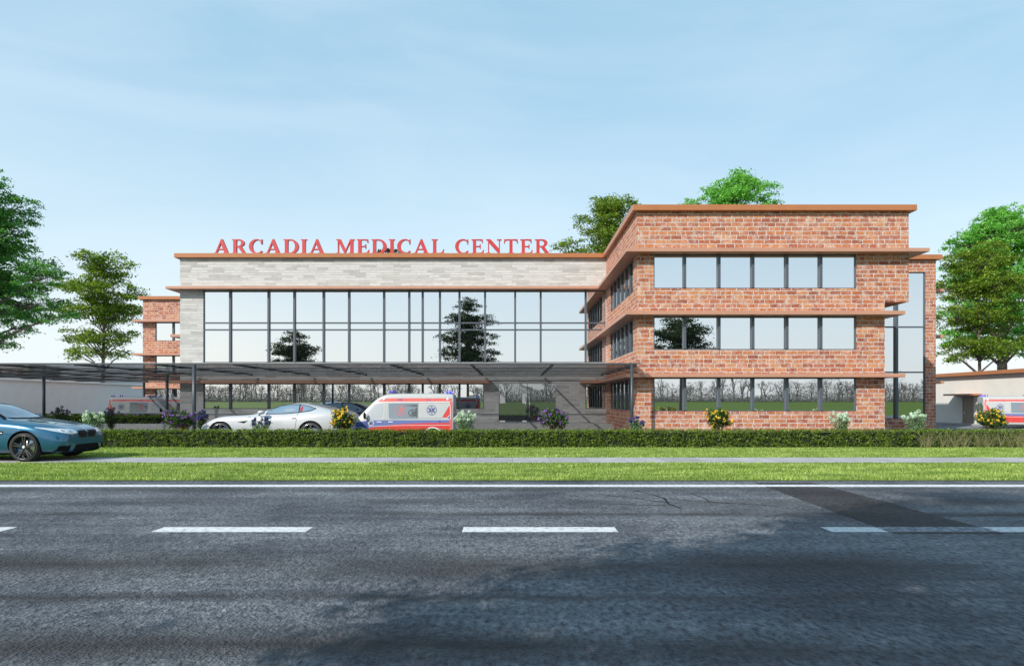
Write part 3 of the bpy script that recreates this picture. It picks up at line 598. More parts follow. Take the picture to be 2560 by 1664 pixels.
# ------------------------------------------------------------------ trees and plants
def build_tree(name, u, d, base_z, top_v, lobes, leaf, seed, label, group, trunk_r=.28, leaf_size=.17, dens=1.0, lsc=.80, trunk_u=None, pos=None, clump=.95, per=105):
    """lobes: (du, v, ru, rv) in photo pixels about the trunk, read off the crown's outline; the crown is given the same spread in depth"""
    rng = np.random.default_rng(seed); s = F / d
    x = wx(u, d) if pos is None else pos[0]; y = d if pos is None else pos[1]
    root = thing(name, (x, y, base_z), label, 'tree', group=group)
    htop = wz(top_v, d) - base_z
    L = []
    for (du, v, ru, rv) in lobes:
        cx, cz, rx, rz = du / s, wz(v, d) - base_z, ru / s, rv / s
        L.append((Vector((cx, rng.uniform(-.35, .35) * rx, cz)), rx, rz))
        if abs(cx) > rx * .45:
            for sg in (-1, 1): L.append((Vector((cx * .25 * rng.uniform(-1, 1), sg * abs(cx) * rng.uniform(.7, 1.05), cz + rng.uniform(-.4, .4))), rx * .85, rz * .9))
        elif leaf != 'leaf_dark': L.append((Vector((cx, rng.choice([-1, 1]) * rx * .7, cz)), rx * .8, rz * .9))
    wood = MB(); C = []
    lean = [Vector((0, 0, 0))]; nseg = 9
    for i in range(1, nseg + 1):
        t = i / nseg; lean.append(Vector((math.sin(t * 4 + seed) * .18 * t, math.cos(t * 3 + seed) * .18 * t, htop * .93 * t)))
    rad = [trunk_r * (1.35 if i == 0 else 1.0) * (1 - .88 * (i / nseg) ** .9) + .02 for i in range(nseg + 1)]
    wood.tube(lean, rad, 10)
    def trunk_at(z):
        t = min(max(z / (htop * .93), 0), 1) * nseg; i = min(int(t), nseg - 1); return lean[i].lerp(lean[i + 1], t - i), rad[i]
    for (c, rx, rz) in L:
        z0 = max(c.z - (abs(c.x) + abs(c.y)) * .55 - rz * .4, htop * .12); p0, r0 = trunk_at(z0)
        mid = p0.lerp(c, .5) + Vector((rng.normal() * .2, rng.normal() * .2, (c - p0).length * .06))
        r1 = max(.035, min(r0 * .55, .10 + .018 * (c - p0).length)); wood.tube([p0, mid, c], [r1, r1 * .65, r1 * .35], 6, cap=False)
        vol = rx * rx * rz; n = max(4, int(dens * 4.8 * (rx * max(rz, .6)) / (clump ** 2)))
        for k in range(n):
            q = rng.normal(size=3); q /= np.linalg.norm(q) + 1e-9; q *= rng.uniform(.25, 1.0) ** .55
            if rng.random() < .18: q *= 1.18
            p = c + Vector((q[0] * rx, q[1] * rx, q[2] * rz)) * .88
            if rng.random() < .75: wood.tube([c.lerp(mid, rng.uniform(0, .5)), c.lerp(p, .6) + Vector((0, 0, -.08)), p], [r1 * .30, r1 * .18, .012], 4, cap=False)
            cr = clump * rng.uniform(.45, 1.0); m = int(per * rng.uniform(.6, 1.3) * (cr / clump) ** 1.6)
            g = rng.normal(size=(m, 3)) * np.array([cr * .55, cr * .55, cr * .20]); g[:, 2] -= (g[:, 0] ** 2 + g[:, 1] ** 2) * .12 / cr
            C.append(g + np.array(p))
    wood.build('trunk', M['bark'], root)
    C = np.concatenate(C)
    crown = link('crown', quads_mesh('crown', leaf_quads(rng, C, leaf_size * lsc, up=.6, aspect=.5)), root, [M[leaf]])
    return root

def build_trees():
    g = 'trees around the medical center'
    build_tree('broadleaf_tree', -75, 76, 0, 395, [(0, 470, 120, 70), (95, 520, 70, 55), (115, 600, 62, 50), (30, 610, 100, 70), (60, 690, 100, 45), (160, 665, 75, 30), (190, 700, 60, 40), (110, 760, 110, 45), (200, 790, 50, 28), (50, 850, 70, 28), (-90, 560, 80, 90), (-90, 720, 90, 80)],
               'leaf_deep', 3, 'tall deep green tree at the left edge before the service building', g, .42, .19, 1.1)
    build_tree('broadleaf_tree', 257, 98, 0, 615, [(-8, 650, 60, 30), (35, 668, 50, 32), (-35, 690, 40, 20), (-70, 725, 62, 32), (40, 720, 45, 22), (72, 735, 40, 22), (-75, 775, 48, 30), (20, 775, 55, 28), (60, 770, 45, 26), (-20, 760, 40, 30), (-80, 838, 48, 22), (75, 840, 32, 20), (10, 845, 60, 26), (-70, 885, 28, 16), (-25, 880, 35, 14), (40, 800, 50, 20)],
               'leaf_olive', 5, 'olive green tree with tiered crown standing left of the far brick wing', g, .30, .24, .92, clump=1.3)
    build_tree('broadleaf_tree', 985, 92, 0, 600, [(0, 640, 44, 30), (-20, 660, 46, 32), (25, 665, 40, 30), (0, 720, 60, 50)],
               'leaf_dark', 7, 'dark tree top peeping over the stone roof behind the sign letters', g, .28, .24, .9)
    build_tree('broadleaf_tree', 1528, 72, 0, 470, [(0, 505, 62, 28), (-22, 525, 48, 28), (45, 520, 40, 36), (-62, 565, 46, 32), (-20, 590, 60, 40), (-100, 612, 44, 22), (-55, 640, 70, 36), (40, 590, 60, 50), (0, 690, 100, 60)],
               'leaf_olive', 9, 'dark olive tree rising behind the inner corner of the two roofs', g, .26, .18, .85)
    build_tree('broadleaf_tree', 1838, 84, 0, 418, [(5, 460, 55, 34), (-45, 475, 35, 30), (60, 480, 48, 34), (-95, 505, 40, 22), (-20, 510, 70, 40), (85, 520, 30, 26), (0, 580, 110, 60)],
               'leaf_bright', 11, 'bright green tree top above the brick wing roof', g, .4, .21, .95)
    build_tree('broadleaf_tree', 2505, 92, 0, 500, [(20, 545, 70, 45), (-30, 580, 60, 45), (-75, 610, 55, 35), (70, 600, 80, 60), (-90, 690, 60, 50), (-30, 660, 90, 60), (60, 700, 90, 60), (-110, 770, 55, 45), (30, 780, 110, 50), (-110, 840, 45, 30), (80, 850, 70, 50)],
               'leaf_bright', 13, 'big bright green tree with thick trunk behind the annex at the right edge', g, .75, .22, 1.0)
    build_tree('broadleaf_tree', 2449, 80, 0, 610, [(-35, 655, 55, 40), (25, 640, 60, 40), (-70, 720, 50, 34), (0, 720, 80, 45), (70, 720, 60, 50), (-60, 790, 60, 36), (30, 800, 80, 40), (-40, 865, 55, 30), (50, 860, 60, 30), (-75, 885, 28, 18)],
               'leaf_olive', 15, 'olive green tree with slim trunk in front of the bright tree by the annex', g, .22, .19, .9)
    # the street trees across the road, seen in the glazing
    g2 = 'street trees across the road mirrored in the glazing'
    def street(x, y, top, spread, seed, label, tiers):
        d = 90.0; s = F / d
        lob = [(dx * s, CV - (z - H) * s, rx * s, rz * s) for dx, z, rx, rz in tiers]
        build_tree('street_tree', 0, d, 0, CV - (top - H) * s, lob, 'leaf_dark', seed, label, g2, .24, .19, 1.6, pos=(x, y))  # shade put into the leaf colour: the glazing mirrors the unlit side
    street(-6.9, -5.4, 18.6, 4.8, 21, 'tall street tree mirrored near the centre of the upper glazing',
           [(0, 17.0, 2.3, 1.5), (-1.6, 15.0, 1.8, 1.2), (1.9, 14.6, 2.0, 1.3), (-2.8, 12.2, 2.0, 1.2), (2.6, 12.0, 2.2, 1.3), (0, 13.0, 2.4, 1.4), (-2.6, 9.6, 2.1, 1.3), (2.7, 9.2, 2.4, 1.4), (0, 10.4, 2.4, 1.4), (3.1, 7.0, 2.0, 1.0), (-2.8, 7.0, 1.9, 1.0)])
    street(-34.0, -5.4, 13.4, 4, 23, 'rounded street tree mirrored left of the centre in the upper glazing',
           [(0, 12.0, 2.3, 1.3), (-1.8, 10.2, 2.0, 1.3), (1.9, 10.2, 2.0, 1.3), (0, 9.4, 2.6, 1.5), (-3.1, 7.9, 1.8, .9), (3.0, 7.8, 1.9, 1.0), (0, 7.2, 2.0, 1.0)])
    street(20.2, -5.4, 13.4, 4, 25, 'rounded street tree mirrored in the brick wing windows',
           [(0, 12.0, 2.3, 1.3), (-1.8, 10.2, 2.0, 1.3), (1.9, 10.4, 2.0, 1.3), (0, 9.4, 2.6, 1.5), (-2.6, 7.9, 1.7, .9), (2.8, 8.2, 1.9, 1.1), (0, 7.0, 2.0, 1.0)])
    # leafless woodland beyond the meadow
    rng = np.random.default_rng(31); protos = []
    for k in range(5):
        b = MB()
        def grow(p, dr, ln_, r, lvl):
            q = p + dr * ln_; b.tube([p, q], [r, r * .7], 3, cap=False)
            if lvl == 0: return
            for _ in range(3 if lvl > 1 else 4):
                nd_ = (dr + Vector(rng.normal(size=3)) * .48 + Vector((0, 0, .12))).normalized(); grow(p.lerp(q, rng.uniform(.55, 1)), nd_, ln_ * rng.uniform(.55, .8), r * .55, lvl - 1)
        grow(Vector((0, 0, 0)), Vector((0, 0, 1)), 3.4, .28, 4)
        protos.append((np.array(b.v), np.array(b.f)))
    vs = []; fs = []; off = 0
    for k in range(330):
        V, Fc = protos[k % 5]; a = rng.uniform(0, 2 * PI); c, s = math.cos(a), math.sin(a); sc = rng.uniform(.85, 1.55)
        x = rng.uniform(-330, 330); y = -rng.uniform(236, 275)
        P = V * sc; P = np.stack([P[:, 0] * c - P[:, 1] * s + x, P[:, 0] * s + P[:, 1] * c + y, P[:, 2] + 1.9], 1)
        vs.append(P); fs.append(Fc + off); off += len(P)
    V = np.concatenate(vs); Fc = np.concatenate(fs)
    me = bpy.data.meshes.new('woodland'); me.vertices.add(len(V)); me.vertices.foreach_set('co', V.reshape(-1).astype(np.float32))
    me.loops.add(len(Fc) * 4); me.loops.foreach_set('vertex_index', Fc.reshape(-1).astype(np.int32)); me.polygons.add(len(Fc))
    me.polygons.foreach_set('loop_start', np.arange(0, len(Fc) * 4, 4, dtype=np.int32)); me.polygons.foreach_set('loop_total', np.full(len(Fc), 4, dtype=np.int32)); me.update(calc_edges=True)
    tag(link('woodland', me, None, [M['bare']]), 'leafless brown woodland beyond the meadow mirrored in the lower windows', 'woodland', kind='stuff')
    n = 230000; X = rng.uniform(-340, 340, n); top = 3.6 + 1.5 * np.sin(X * .045) + 1.3 * np.sin(X * .13 + 2) + 1.0 * np.sin(X * .31) + .8 * np.sin(X * .83 + 1)
    Cn = np.stack([X, -rng.uniform(232, 266, n), 1.9 + np.minimum(rng.exponential(.8, n), 1.7 + .4 * np.sin(X * .6)) * np.clip(top, 1.2, 9)], 1)
    tag(link('brushwood', quads_mesh('brushwood', leaf_quads(rng, Cn, .24, up=0, aspect=.6)), None, [M['brush']]), 'brown brushwood belt below the leafless woodland', 'woodland', kind='stuff')

def hedge(name, x0, x1, y0, y1, z1, seed, label, z0=0.0, dens=1050, leaf=.033, mod=1.93, twiggy=False):
    rng = np.random.default_rng(seed); L = x1 - x0; w = y1 - y0; o = Vector(((x0 + x1) / 2, (y0 + y1) / 2, z0)); z1 -= z0
    root = thing(name, o, label, 'hedge')
    n = int(L / mod) + 1
    # a square-ish core behind the leaves, painted near black as the shade inside
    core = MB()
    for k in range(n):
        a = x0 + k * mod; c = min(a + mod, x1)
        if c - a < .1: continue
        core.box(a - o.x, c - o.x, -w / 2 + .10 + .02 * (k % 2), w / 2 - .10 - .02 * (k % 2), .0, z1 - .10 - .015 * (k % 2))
    core.build('shade_core', M['hedgecore'], root)
    def face(n, kind):
        # leaf sprays: clumps of leaves that stand proud of the face with dark gaps between
        per = 9; q = max(1, n // per); X = rng.uniform(x0, x1, q)
        ph = ((X - x0) % mod) / mod; seam = np.minimum(ph, 1 - ph) * mod; dip = np.clip(1 - seam / .14, 0, 1) * .10
        pr = rng.uniform(-.03, .05, q)
        if kind == 'top': Cc = np.stack([X - o.x, rng.uniform(-w / 2 + .02, w / 2 - .02, q), z1 - .05 - dip * .8 + pr * .6], 1)
        else:
            sg = -1 if kind == 'front' else 1; Z = rng.uniform(.03, z1 - .05, q)
            Cc = np.stack([X - o.x, sg * (w / 2 - .04 - dip + pr * .8), Z], 1)
        return np.repeat(Cc, per, 0) + rng.normal(size=(q * per, 3)) * np.array([.042, .022, .034])
    A = L * z1
    fr = face(int(A * dens), 'front'); tp = face(int(L * w * dens * .75), 'top'); bk = face(int(A * dens * .35), 'back')
    if twiggy:
        tk = int(A * 130); root_x = rng.uniform(x0, x1, max(3, int(L * 7))); X = rng.choice(root_x, tk) + rng.normal(size=tk) * .05; Z0 = np.abs(rng.normal(size=tk)) * .10; ln_ = rng.uniform(.3, .95, tk); a = rng.normal(size=tk) * .55 + .22; wd = rng.uniform(.005, .010, tk)
        X1 = X + np.sin(a) * ln_; Z1 = np.minimum(Z0 + np.cos(a) * ln_, z1 - .06); Y = -w / 2 - .02 + rng.uniform(0, .10, tk)
        V = np.stack([np.stack([X - wd - o.x, Y, Z0], 1), np.stack([X + wd - o.x, Y, Z0], 1), np.stack([X1 + wd * .6 - o.x, Y - .03, Z1], 1), np.stack([X1 - wd * .6 - o.x, Y - .03, Z1], 1)], 1)
        link('twigs', quads_mesh('twigs', V), root, [M['twig']])
        fr = fr[rng.random(len(fr)) < np.clip((fr[:, 2] / z1) ** 4 * .95 + .34, 0, 1)]
    C = np.concatenate([fr, tp, bk])
    # sprigs sticking out of the top
    k = int(L * 26); X = rng.uniform(x0, x1, k); sp = np.stack([X - o.x, rng.uniform(-w / 2, w / 2, k), z1 + rng.uniform(0, .06, k)], 1)
    C = np.concatenate([C, sp])
    link('leaves', quads_mesh('leaves', leaf_quads(rng, C, leaf, up=.25, aspect=.6)), root, [M['hedge']])
    return root

def shrub(name, u0, u1, v0, d, kind, seed, label):
    """flowering shrub: stems, leaf mass, blossoms. kind sets the blossom form"""
    rng = np.random.default_rng(seed); x = (wx(u0, d) + wx(u1, d)) / 2; w = (wx(u1, d) - wx(u0, d)) / 2; h = wz(v0, d)
    root = thing(name, (x, d, .012), label, 'shrub', group='flowering shrubs along the hedge')
    fl, leaf, form = {'yellow': ('fl_yellow', 'shrubleaf', 'rose'), 'purple': ('fl_purple', 'shrubleaf', 'rose'), 'white': ('fl_white', 'paleleaf', 'ball'), 'blue': ('fl_blue', 'paleleaf', 'ball'),
                      'dim': ('fl_dim', 'leaf_dark', 'ball'), 'dimblue': ('fl_blue', 'leaf_dark', 'ball')}[kind]
    st = MB(); C = []; B = []
    n = {'rose': 26, 'ball': 17}[form]
    if form == 'rose': cz, rz, zlo = h - (h - .80) * .45 - .02, max(.22, (h - .86) * .48), .78
    else: cz, rz, zlo = h * .74, h * .26, .45
    for k in range(n):
        for _ in range(12):
            q = rng.normal(size=3); q /= np.linalg.norm(q); q *= rng.uniform(.55, 1.0)
            tip = Vector((q[0] * w, q[1] * w * .75, cz + q[2] * rz)) if form == 'rose' else Vector((q[0] * w * .92, q[1] * w * .7 - .05, cz + abs(q[2]) * rz * 1.05))
            if all(math.hypot(tip.x - p.x, tip.z - p.z) > (.10 if form == 'rose' else .155) * min(1, w / .55) for p in B): break
        b0 = Vector((rng.normal() * w * .12, rng.normal() * w * .1, 0)); mid = b0.lerp(tip, .6); mid.x *= .7; mid.y *= .7
        st.tube([b0, mid, tip], [.016, .011, .006], 4, cap=False)
        B.append(tip)
        m = 90 if form == 'rose' else 75
        if form == 'rose': g = rng.normal(size=(m, 3)) * .085 + np.array(tip) * np.array([.86, .86, 1]) + np.array([0, 0, -.05])
        else:
            t = rng.uniform(.35, .97, m)[:, None]; g = np.array(b0) * (1 - t) + np.array(tip) * t + rng.normal(size=(m, 3)) * np.array([.075, .07, .05])
        C.append(g)
    st.build('stems', M['stem' if form == 'rose' else 'shrubleaf'], root)
    link('leaves', quads_mesh('leaves', leaf_quads(rng, np.concatenate(C), .055 if form == 'rose' else .042, up=.3, aspect=.5)), root, [M[leaf]])
    P = []
    for p in B:
        if form == 'ball':
            r = rng.uniform(.060, .085) if kind != 'blue' else rng.uniform(.05, .07); q = rng.normal(size=(60, 3)); q /= np.linalg.norm(q, axis=1)[:, None]; P.append(np.array(p) + q * r); 
        else:
            for _ in range(3):
                c = np.array(p) + rng.normal(size=3) * np.array([.10, .10, .06]) + np.array([0, -.03, .02]); q = rng.normal(size=(9, 3)) * .024; P.append(c + q)
    link('blossoms', quads_mesh('blossoms', leaf_quads(rng, np.concatenate(P), .030 if form == 'ball' else .042, up=.2, aspect=.8)), root, [M[fl]])
    return root

def build_plants():
    hedge('hedge', -30.5, 18.75, 31.75, 32.4, .83, 41, 'long clipped dark green hedge between lawn and parking yard')
    hedge('dry_hedge', 18.80, 32.4, 31.75, 32.4, .83, 43, 'brown twiggy hedge stretch at the right end of the green hedge', twiggy=True)
    hedge('hedge', -33.5, -25.0, 48.0, 48.7, 1.10, 45, 'short clipped hedge under the canopy before the left ambulance', z0=.6, dens=420, leaf=.05)
    hedge('hedge', -44, -27.5, 54.0, 54.8, 1.14, 47, 'clipped hedge behind the short hedge under the canopy', dens=220, leaf=.06)
    D = 32.9
    for a in [
        ('hydrangea', 198, 268, 1027, D, 'white', 51, 'pale green ball flowered shrub next to the blue car bonnet'),
        ('garden_shrub', 127, 176, 1016, 43.0, 'dim', 53, 'dusky shrub behind the blue car in front of the rendered wall'),
        ('garden_shrub', 260, 300, 1020, 43.0, 'dim', 55, 'dusky grey flowered shrub before the left ambulance tail'),
        ('rose_bush', 404, 497, 1021, D, 'purple', 57, 'purple flowered bush beside the canopy post near the white sports car'),
        ('garden_shrub', 490, 524, 1027, 38.5, 'dimblue', 59, 'dark violet shrub behind the purple bush at the canopy post'),
        ('allium', 625, 680, 1041, 32.75, 'blue', 61, 'dark blue flowered plant in front of the white sports car door'),
        ('rose_bush', 825, 890, 1021, D, 'yellow', 63, 'yellow flowered bush between the white sports car and the near ambulance'),
        ('hydrangea', 1133, 1194, 1027, D, 'white', 65, 'pale ball flowered shrub at the rear of the near ambulance'),
        ('rose_bush', 1350, 1431, 1021, D, 'purple', 67, 'purple flowered bush in front of the glass entrance doors'),
        ('allium', 1569, 1613, 1042, D, 'blue', 69, 'blue flowered plant at the foot of the right canopy post'),
        ('rose_bush', 1762, 1829, 1021, D, 'yellow', 71, 'yellow flowered bush in front of the brick wing windows'),
        ('hydrangea', 2069, 2131, 1028, D, 'white', 73, 'pale ball flowered shrub before the right end of the brick wing'),
        ('hydrangea', 2250, 2324, 1026, D, 'white', 75, 'pale ball flowered shrub before the glazed stair tower'),
        ('rose_bush', 2440, 2520, 1022, D, 'yellow', 77, 'yellow flowered bush with red stems before the annex ambulance')]:
        shrub(*a)
# ------------------------------------------------------------------ vehicles (nose towards +x, ground at z = 0, y to the left)
def eval_mesh(o):
    dg = bpy.context.evaluated_depsgraph_get(); me = bpy.data.meshes.new_from_object(o.evaluated_get(dg)); return me

def loft(stations, name):
    """stations: list of (x, half-section [(y, z), ...] from the bottom centre line to the top centre line)"""
    bm = bmesh.new(); rows = []
    m = len(stations[0][1])
    for x, sec in stations:
        row = [bm.verts.new((x, -y, z)) for y, z in sec]                     # right side
        left = [bm.verts.new((x, y, z)) for y, z in sec[1:-1]][::-1]
        rows.append(row + left)
    n = len(rows[0])
    for a, b in zip(rows[:-1], rows[1:]):
        for k in range(n): bm.faces.new((a[k], a[(k + 1) % n], b[(k + 1) % n], b[k]))
    for r, flip in ((rows[0], False), (rows[-1], True)):
        # quad caps between mirrored points
        right = r[:m]; lft = [r[0]] + r[m:][::-1] + [r[m - 1]]
        for k in range(m - 1):
            q = [right[k], right[k + 1], lft[k + 1], lft[k]]; q = list(dict.fromkeys(q))
            if len(q) > 2: bm.faces.new(q)
    bmesh.ops.recalc_face_normals(bm, faces=bm.faces)
    me = bpy.data.meshes.new(name); bm.to_mesh(me); bm.free(); return me

def smooth_body(me, arches, paint, dark='dark', levels=2, floor_z=None, extra=None):
    """subdivide the loft, cut the wheel arches, hand back (mesh, bvh of the uncut body)"""
    ob = bpy.data.objects.new('tmp', me); COL.objects.link(ob)
    md = ob.modifiers.new('s', 'SUBSURF'); md.levels = levels; md.render_levels = levels
    m2 = eval_mesh(ob); bpy.data.objects.remove(ob)
    bm = bmesh.new(); bm.from_mesh(m2); bvh = BVHTree.FromBMesh(bm); bm.free()
    m2.materials.clear(); m2.materials.append(M[paint]); m2.materials.append(M[dark])
    ob = bpy.data.objects.new('tmp', m2); COL.objects.link(ob)
    cb = MB()
    for (x, z, r, y0, y1) in arches:
        for sg in (-1, 1): cb.lathe_y([(0.001, sg * y1), (r, sg * y1), (r, sg * y0), (0.001, sg * y0)][::-sg], 40, (x, 0, z))
    cm = cb.mesh('cut'); bm = bmesh.new(); bm.from_mesh(cm); bmesh.ops.remove_doubles(bm, verts=bm.verts, dist=.002); bmesh.ops.recalc_face_normals(bm, faces=bm.faces); bm.to_mesh(cm); bm.free()
    cm.materials.append(M[dark]); co = bpy.data.objects.new('tmpc', cm); COL.objects.link(co)
    md = ob.modifiers.new('b', 'BOOLEAN'); md.operation = 'DIFFERENCE'; md.object = co; md.solver = 'EXACT'; md.material_mode = 'TRANSFER'
    m3 = eval_mesh(ob); bpy.data.objects.remove(ob); bpy.data.objects.remove(co)
    for p in m3.polygons:
        c = p.center
        p.use_smooth = True
        for (x, z, r, y0, y1) in arches:
            d = math.hypot(c.x - x, c.z - z)
            if d < r * 1.004 and abs(c.y) < y1 and abs(d - r) < .03 and abs(p.normal.y) < .35 and (p.normal.x * (c.x - x) + p.normal.z * (c.z - z)) < 0: p.use_smooth = False
    try: m3.set_sharp_from_angle(angle=R(38))
    except Exception: pass
    return m3, bvh

def decal_verts(bvh, poly, view, off=.006, cuts=3, sgn=1):
    """lay a flat outline onto the body along view: 'side' (x, z) from y = sgn*; 'front' (y, z) from +x; 'rear'; 'top' (x, y)"""
    bm = bmesh.new(); vs = [bm.verts.new((a, b, 0)) for a, b in poly]; bm.faces.new(vs)
    bmesh.ops.triangulate(bm, faces=bm.faces[:])
    for _ in range(cuts):
        long = [e for e in bm.edges if e.calc_length() > .06]
        if not long: break
        bmesh.ops.subdivide_edges(bm, edges=long, cuts=1); bmesh.ops.triangulate(bm, faces=[f for f in bm.faces if len(f.verts) > 3])
    for v in bm.verts:
        a, b = v.co.x, v.co.y
        if view == 'side': o, d = Vector((a, sgn * 4, b)), Vector((0, -sgn, 0))
        elif view == 'front': o, d = Vector((4, a, b)), Vector((-1, 0, 0))
        elif view == 'rear': o, d = Vector((-12, a, b)), Vector((1, 0, 0))
        else: o, d = Vector((a, b, 6)), Vector((0, 0, -1))
        h, nrm, i, dist = bvh.ray_cast(o, d)
        if h is None:
            h, nrm, i, dist = bvh.find_nearest(Vector((a, sgn * .9, b)) if view == 'side' else Vector((.5 if view == 'front' else -4, a, b)) if view != 'top' else Vector((a, b, 1.5)))
            v.co = h + nrm * off
        else: v.co = h - d * off if abs(nrm.dot(d)) > .85 else h + (nrm if nrm.dot(d) < 0 else -nrm) * off
    bmesh.ops.recalc_face_normals(bm, faces=bm.faces)
    out = ([v.co.copy() for v in bm.verts], [[v.index for v in f.verts] for f in bm.faces]) if not bm.verts.index_update() else None
    bm.free(); return out

def decal(name, bvh, polys, view, mat, parent, off=.006, both=True, cuts=4, sgn=1):
    """polys may be one outline or several; both mirrors the set to the other side as part of the same call (separate meshes)"""
    if isinstance(polys[0][0], (int, float)): polys = [polys]
    out = []
    for sg in ((1, -1) if both else (sgn,)):
        b = MB()
        for poly in polys:
            pl = poly if view == 'side' else [(a * sg, c) for a, c in poly] if view in ('front', 'rear') else [(a, c * sg) for a, c in poly]
            vs, fs = decal_verts(bvh, pl, view, off, cuts, sg); b.add(vs, fs, True)
        out.append(b.build(name, M[mat], parent))
    return out

def ellipse(cx, cy, rx, ry, n=24, a0=0): return [(cx + rx * math.cos(a0 + 2 * PI * k / n), cy + ry * math.sin(a0 + 2 * PI * k / n)) for k in range(n)]
def ring(cx, cy, r0, r1, n=28):
    return [[(cx + r * math.cos(2 * PI * k / n), cy + r * math.sin(2 * PI * k / n)) for r, k in ((r0, i), (r1, i), (r1, i + 1), (r0, i + 1))] for i in range(n)]
def stroke(pts, w):
    out = []
    for (ax, ay), (bx, by) in zip(pts[:-1], pts[1:]):
        l = math.hypot(bx - ax, by - ay) or 1; dx, dy = (by - ay) / l * w, (ax - bx) / l * w
        out.append([(ax + dx, ay + dy), (bx + dx, by + dy), (bx - dx, by - dy), (ax - dx, ay - dy)])
    return out

def wheel(parent, x, y, z, r, w, rim, spokes, double=True, sgn=1, caliper=None):
    """tyre with its rim as sub-part; the outer face looks along sgn * y"""
    b = MB(); h = w / 2
    b.lathe_y([(r * .80, -h * .8), (r * .95, -h), (r, -h * .72), (r, h * .72), (r * .95, h), (r * .82, h * .90), (r * .79, h * .5), (r * .80, -h * .8)][::1], 40)
    t = b.build('wheel', M['tyre'], parent); t.location = (x, y, z)
    d = MB(); o = sgn * h
    d.lathe_y([(r * .835, o * .92), (r * .815, o * .99), (r * .775, o * .86), (r * .765, -o * .2), (.02, -o * .15)], 40)
    d.lathe_y([(.02, o * .80), (r * .14, o * .78), (r * .17, o * .60)], 16)
    for k in range(spokes):
        a = 2 * PI * k / spokes + PI / 2
        for dl in ((-.13, .13) if double else (0,)):
            a1 = a + dl; w1 = r * (.040 if double else .085); w0 = r * (.050 if double else .075)
            c0 = Vector((math.cos(a + dl * .9) * r * .12, 0, math.sin(a + dl * .9) * r * .12)); c1 = Vector((math.cos(a1) * r * .79, 0, math.sin(a1) * r * .79)); t_ = (c1 - c0).normalized(); s_ = Vector((-t_.z, 0, t_.x))
            vs = []
            for (c, ww, yo, yi) in ((c0, w0, .70, .35), (c1, w1, .86, .45)):
                for sg in (-1, 1):
                    for yy in (yo, yi): vs.append(c + s_ * ww * sg + Vector((0, o * yy, 0)))
            d.add(vs, [(0, 2, 6, 4), (1, 5, 7, 3), (0, 4, 5, 1), (2, 3, 7, 6), (4, 6, 7, 5), (0, 1, 3, 2)])
    rm = d.build('rim', M[rim], t)
    g = MB(); g.lathe_y([(.02, -o * .02), (r * .60, -o * .0), (r * .62, -o * .08)], 28); g.build('brake_disc', M['steel'], t)
    c = MB(); c.lathe_y([(.001, o * .84), (r * .085, o * .83), (r * .09, o * .74)], 14); c.build('hub_cap', M['white'], t)
    if caliper:
        c = MB(); c.lathe_y([(r * .36, o * .22), (r * .60, o * .22), (r * .60, -o * .05), (r * .36, -o * .05)], 28)
        keep = [i for i, f in enumerate(c.f) if all(-.25 * r > c.v[q][0] and abs(c.v[q][2]) < .42 * r for q in f)]
        c.f = [c.f[i] for i in keep]; c.mi = [0] * len(keep); c.smooth = [True] * len(keep); c.build('caliper', M[caliper], t)
    return t

def sec(zb, w, zm, zs, ws, g, r, zt):
    return [(0, zb), (w * .70, zb), (w * .94, zb + .05), (w, zm), ((w + ws) / 2 + .012, zs - .13), (ws, zs), g, ((g[0] * .55 + r[0] * .45), g[1] * .5 + r[1] * .5 + .012), r, (r[0] * .5, zt - .012), (0, zt)]

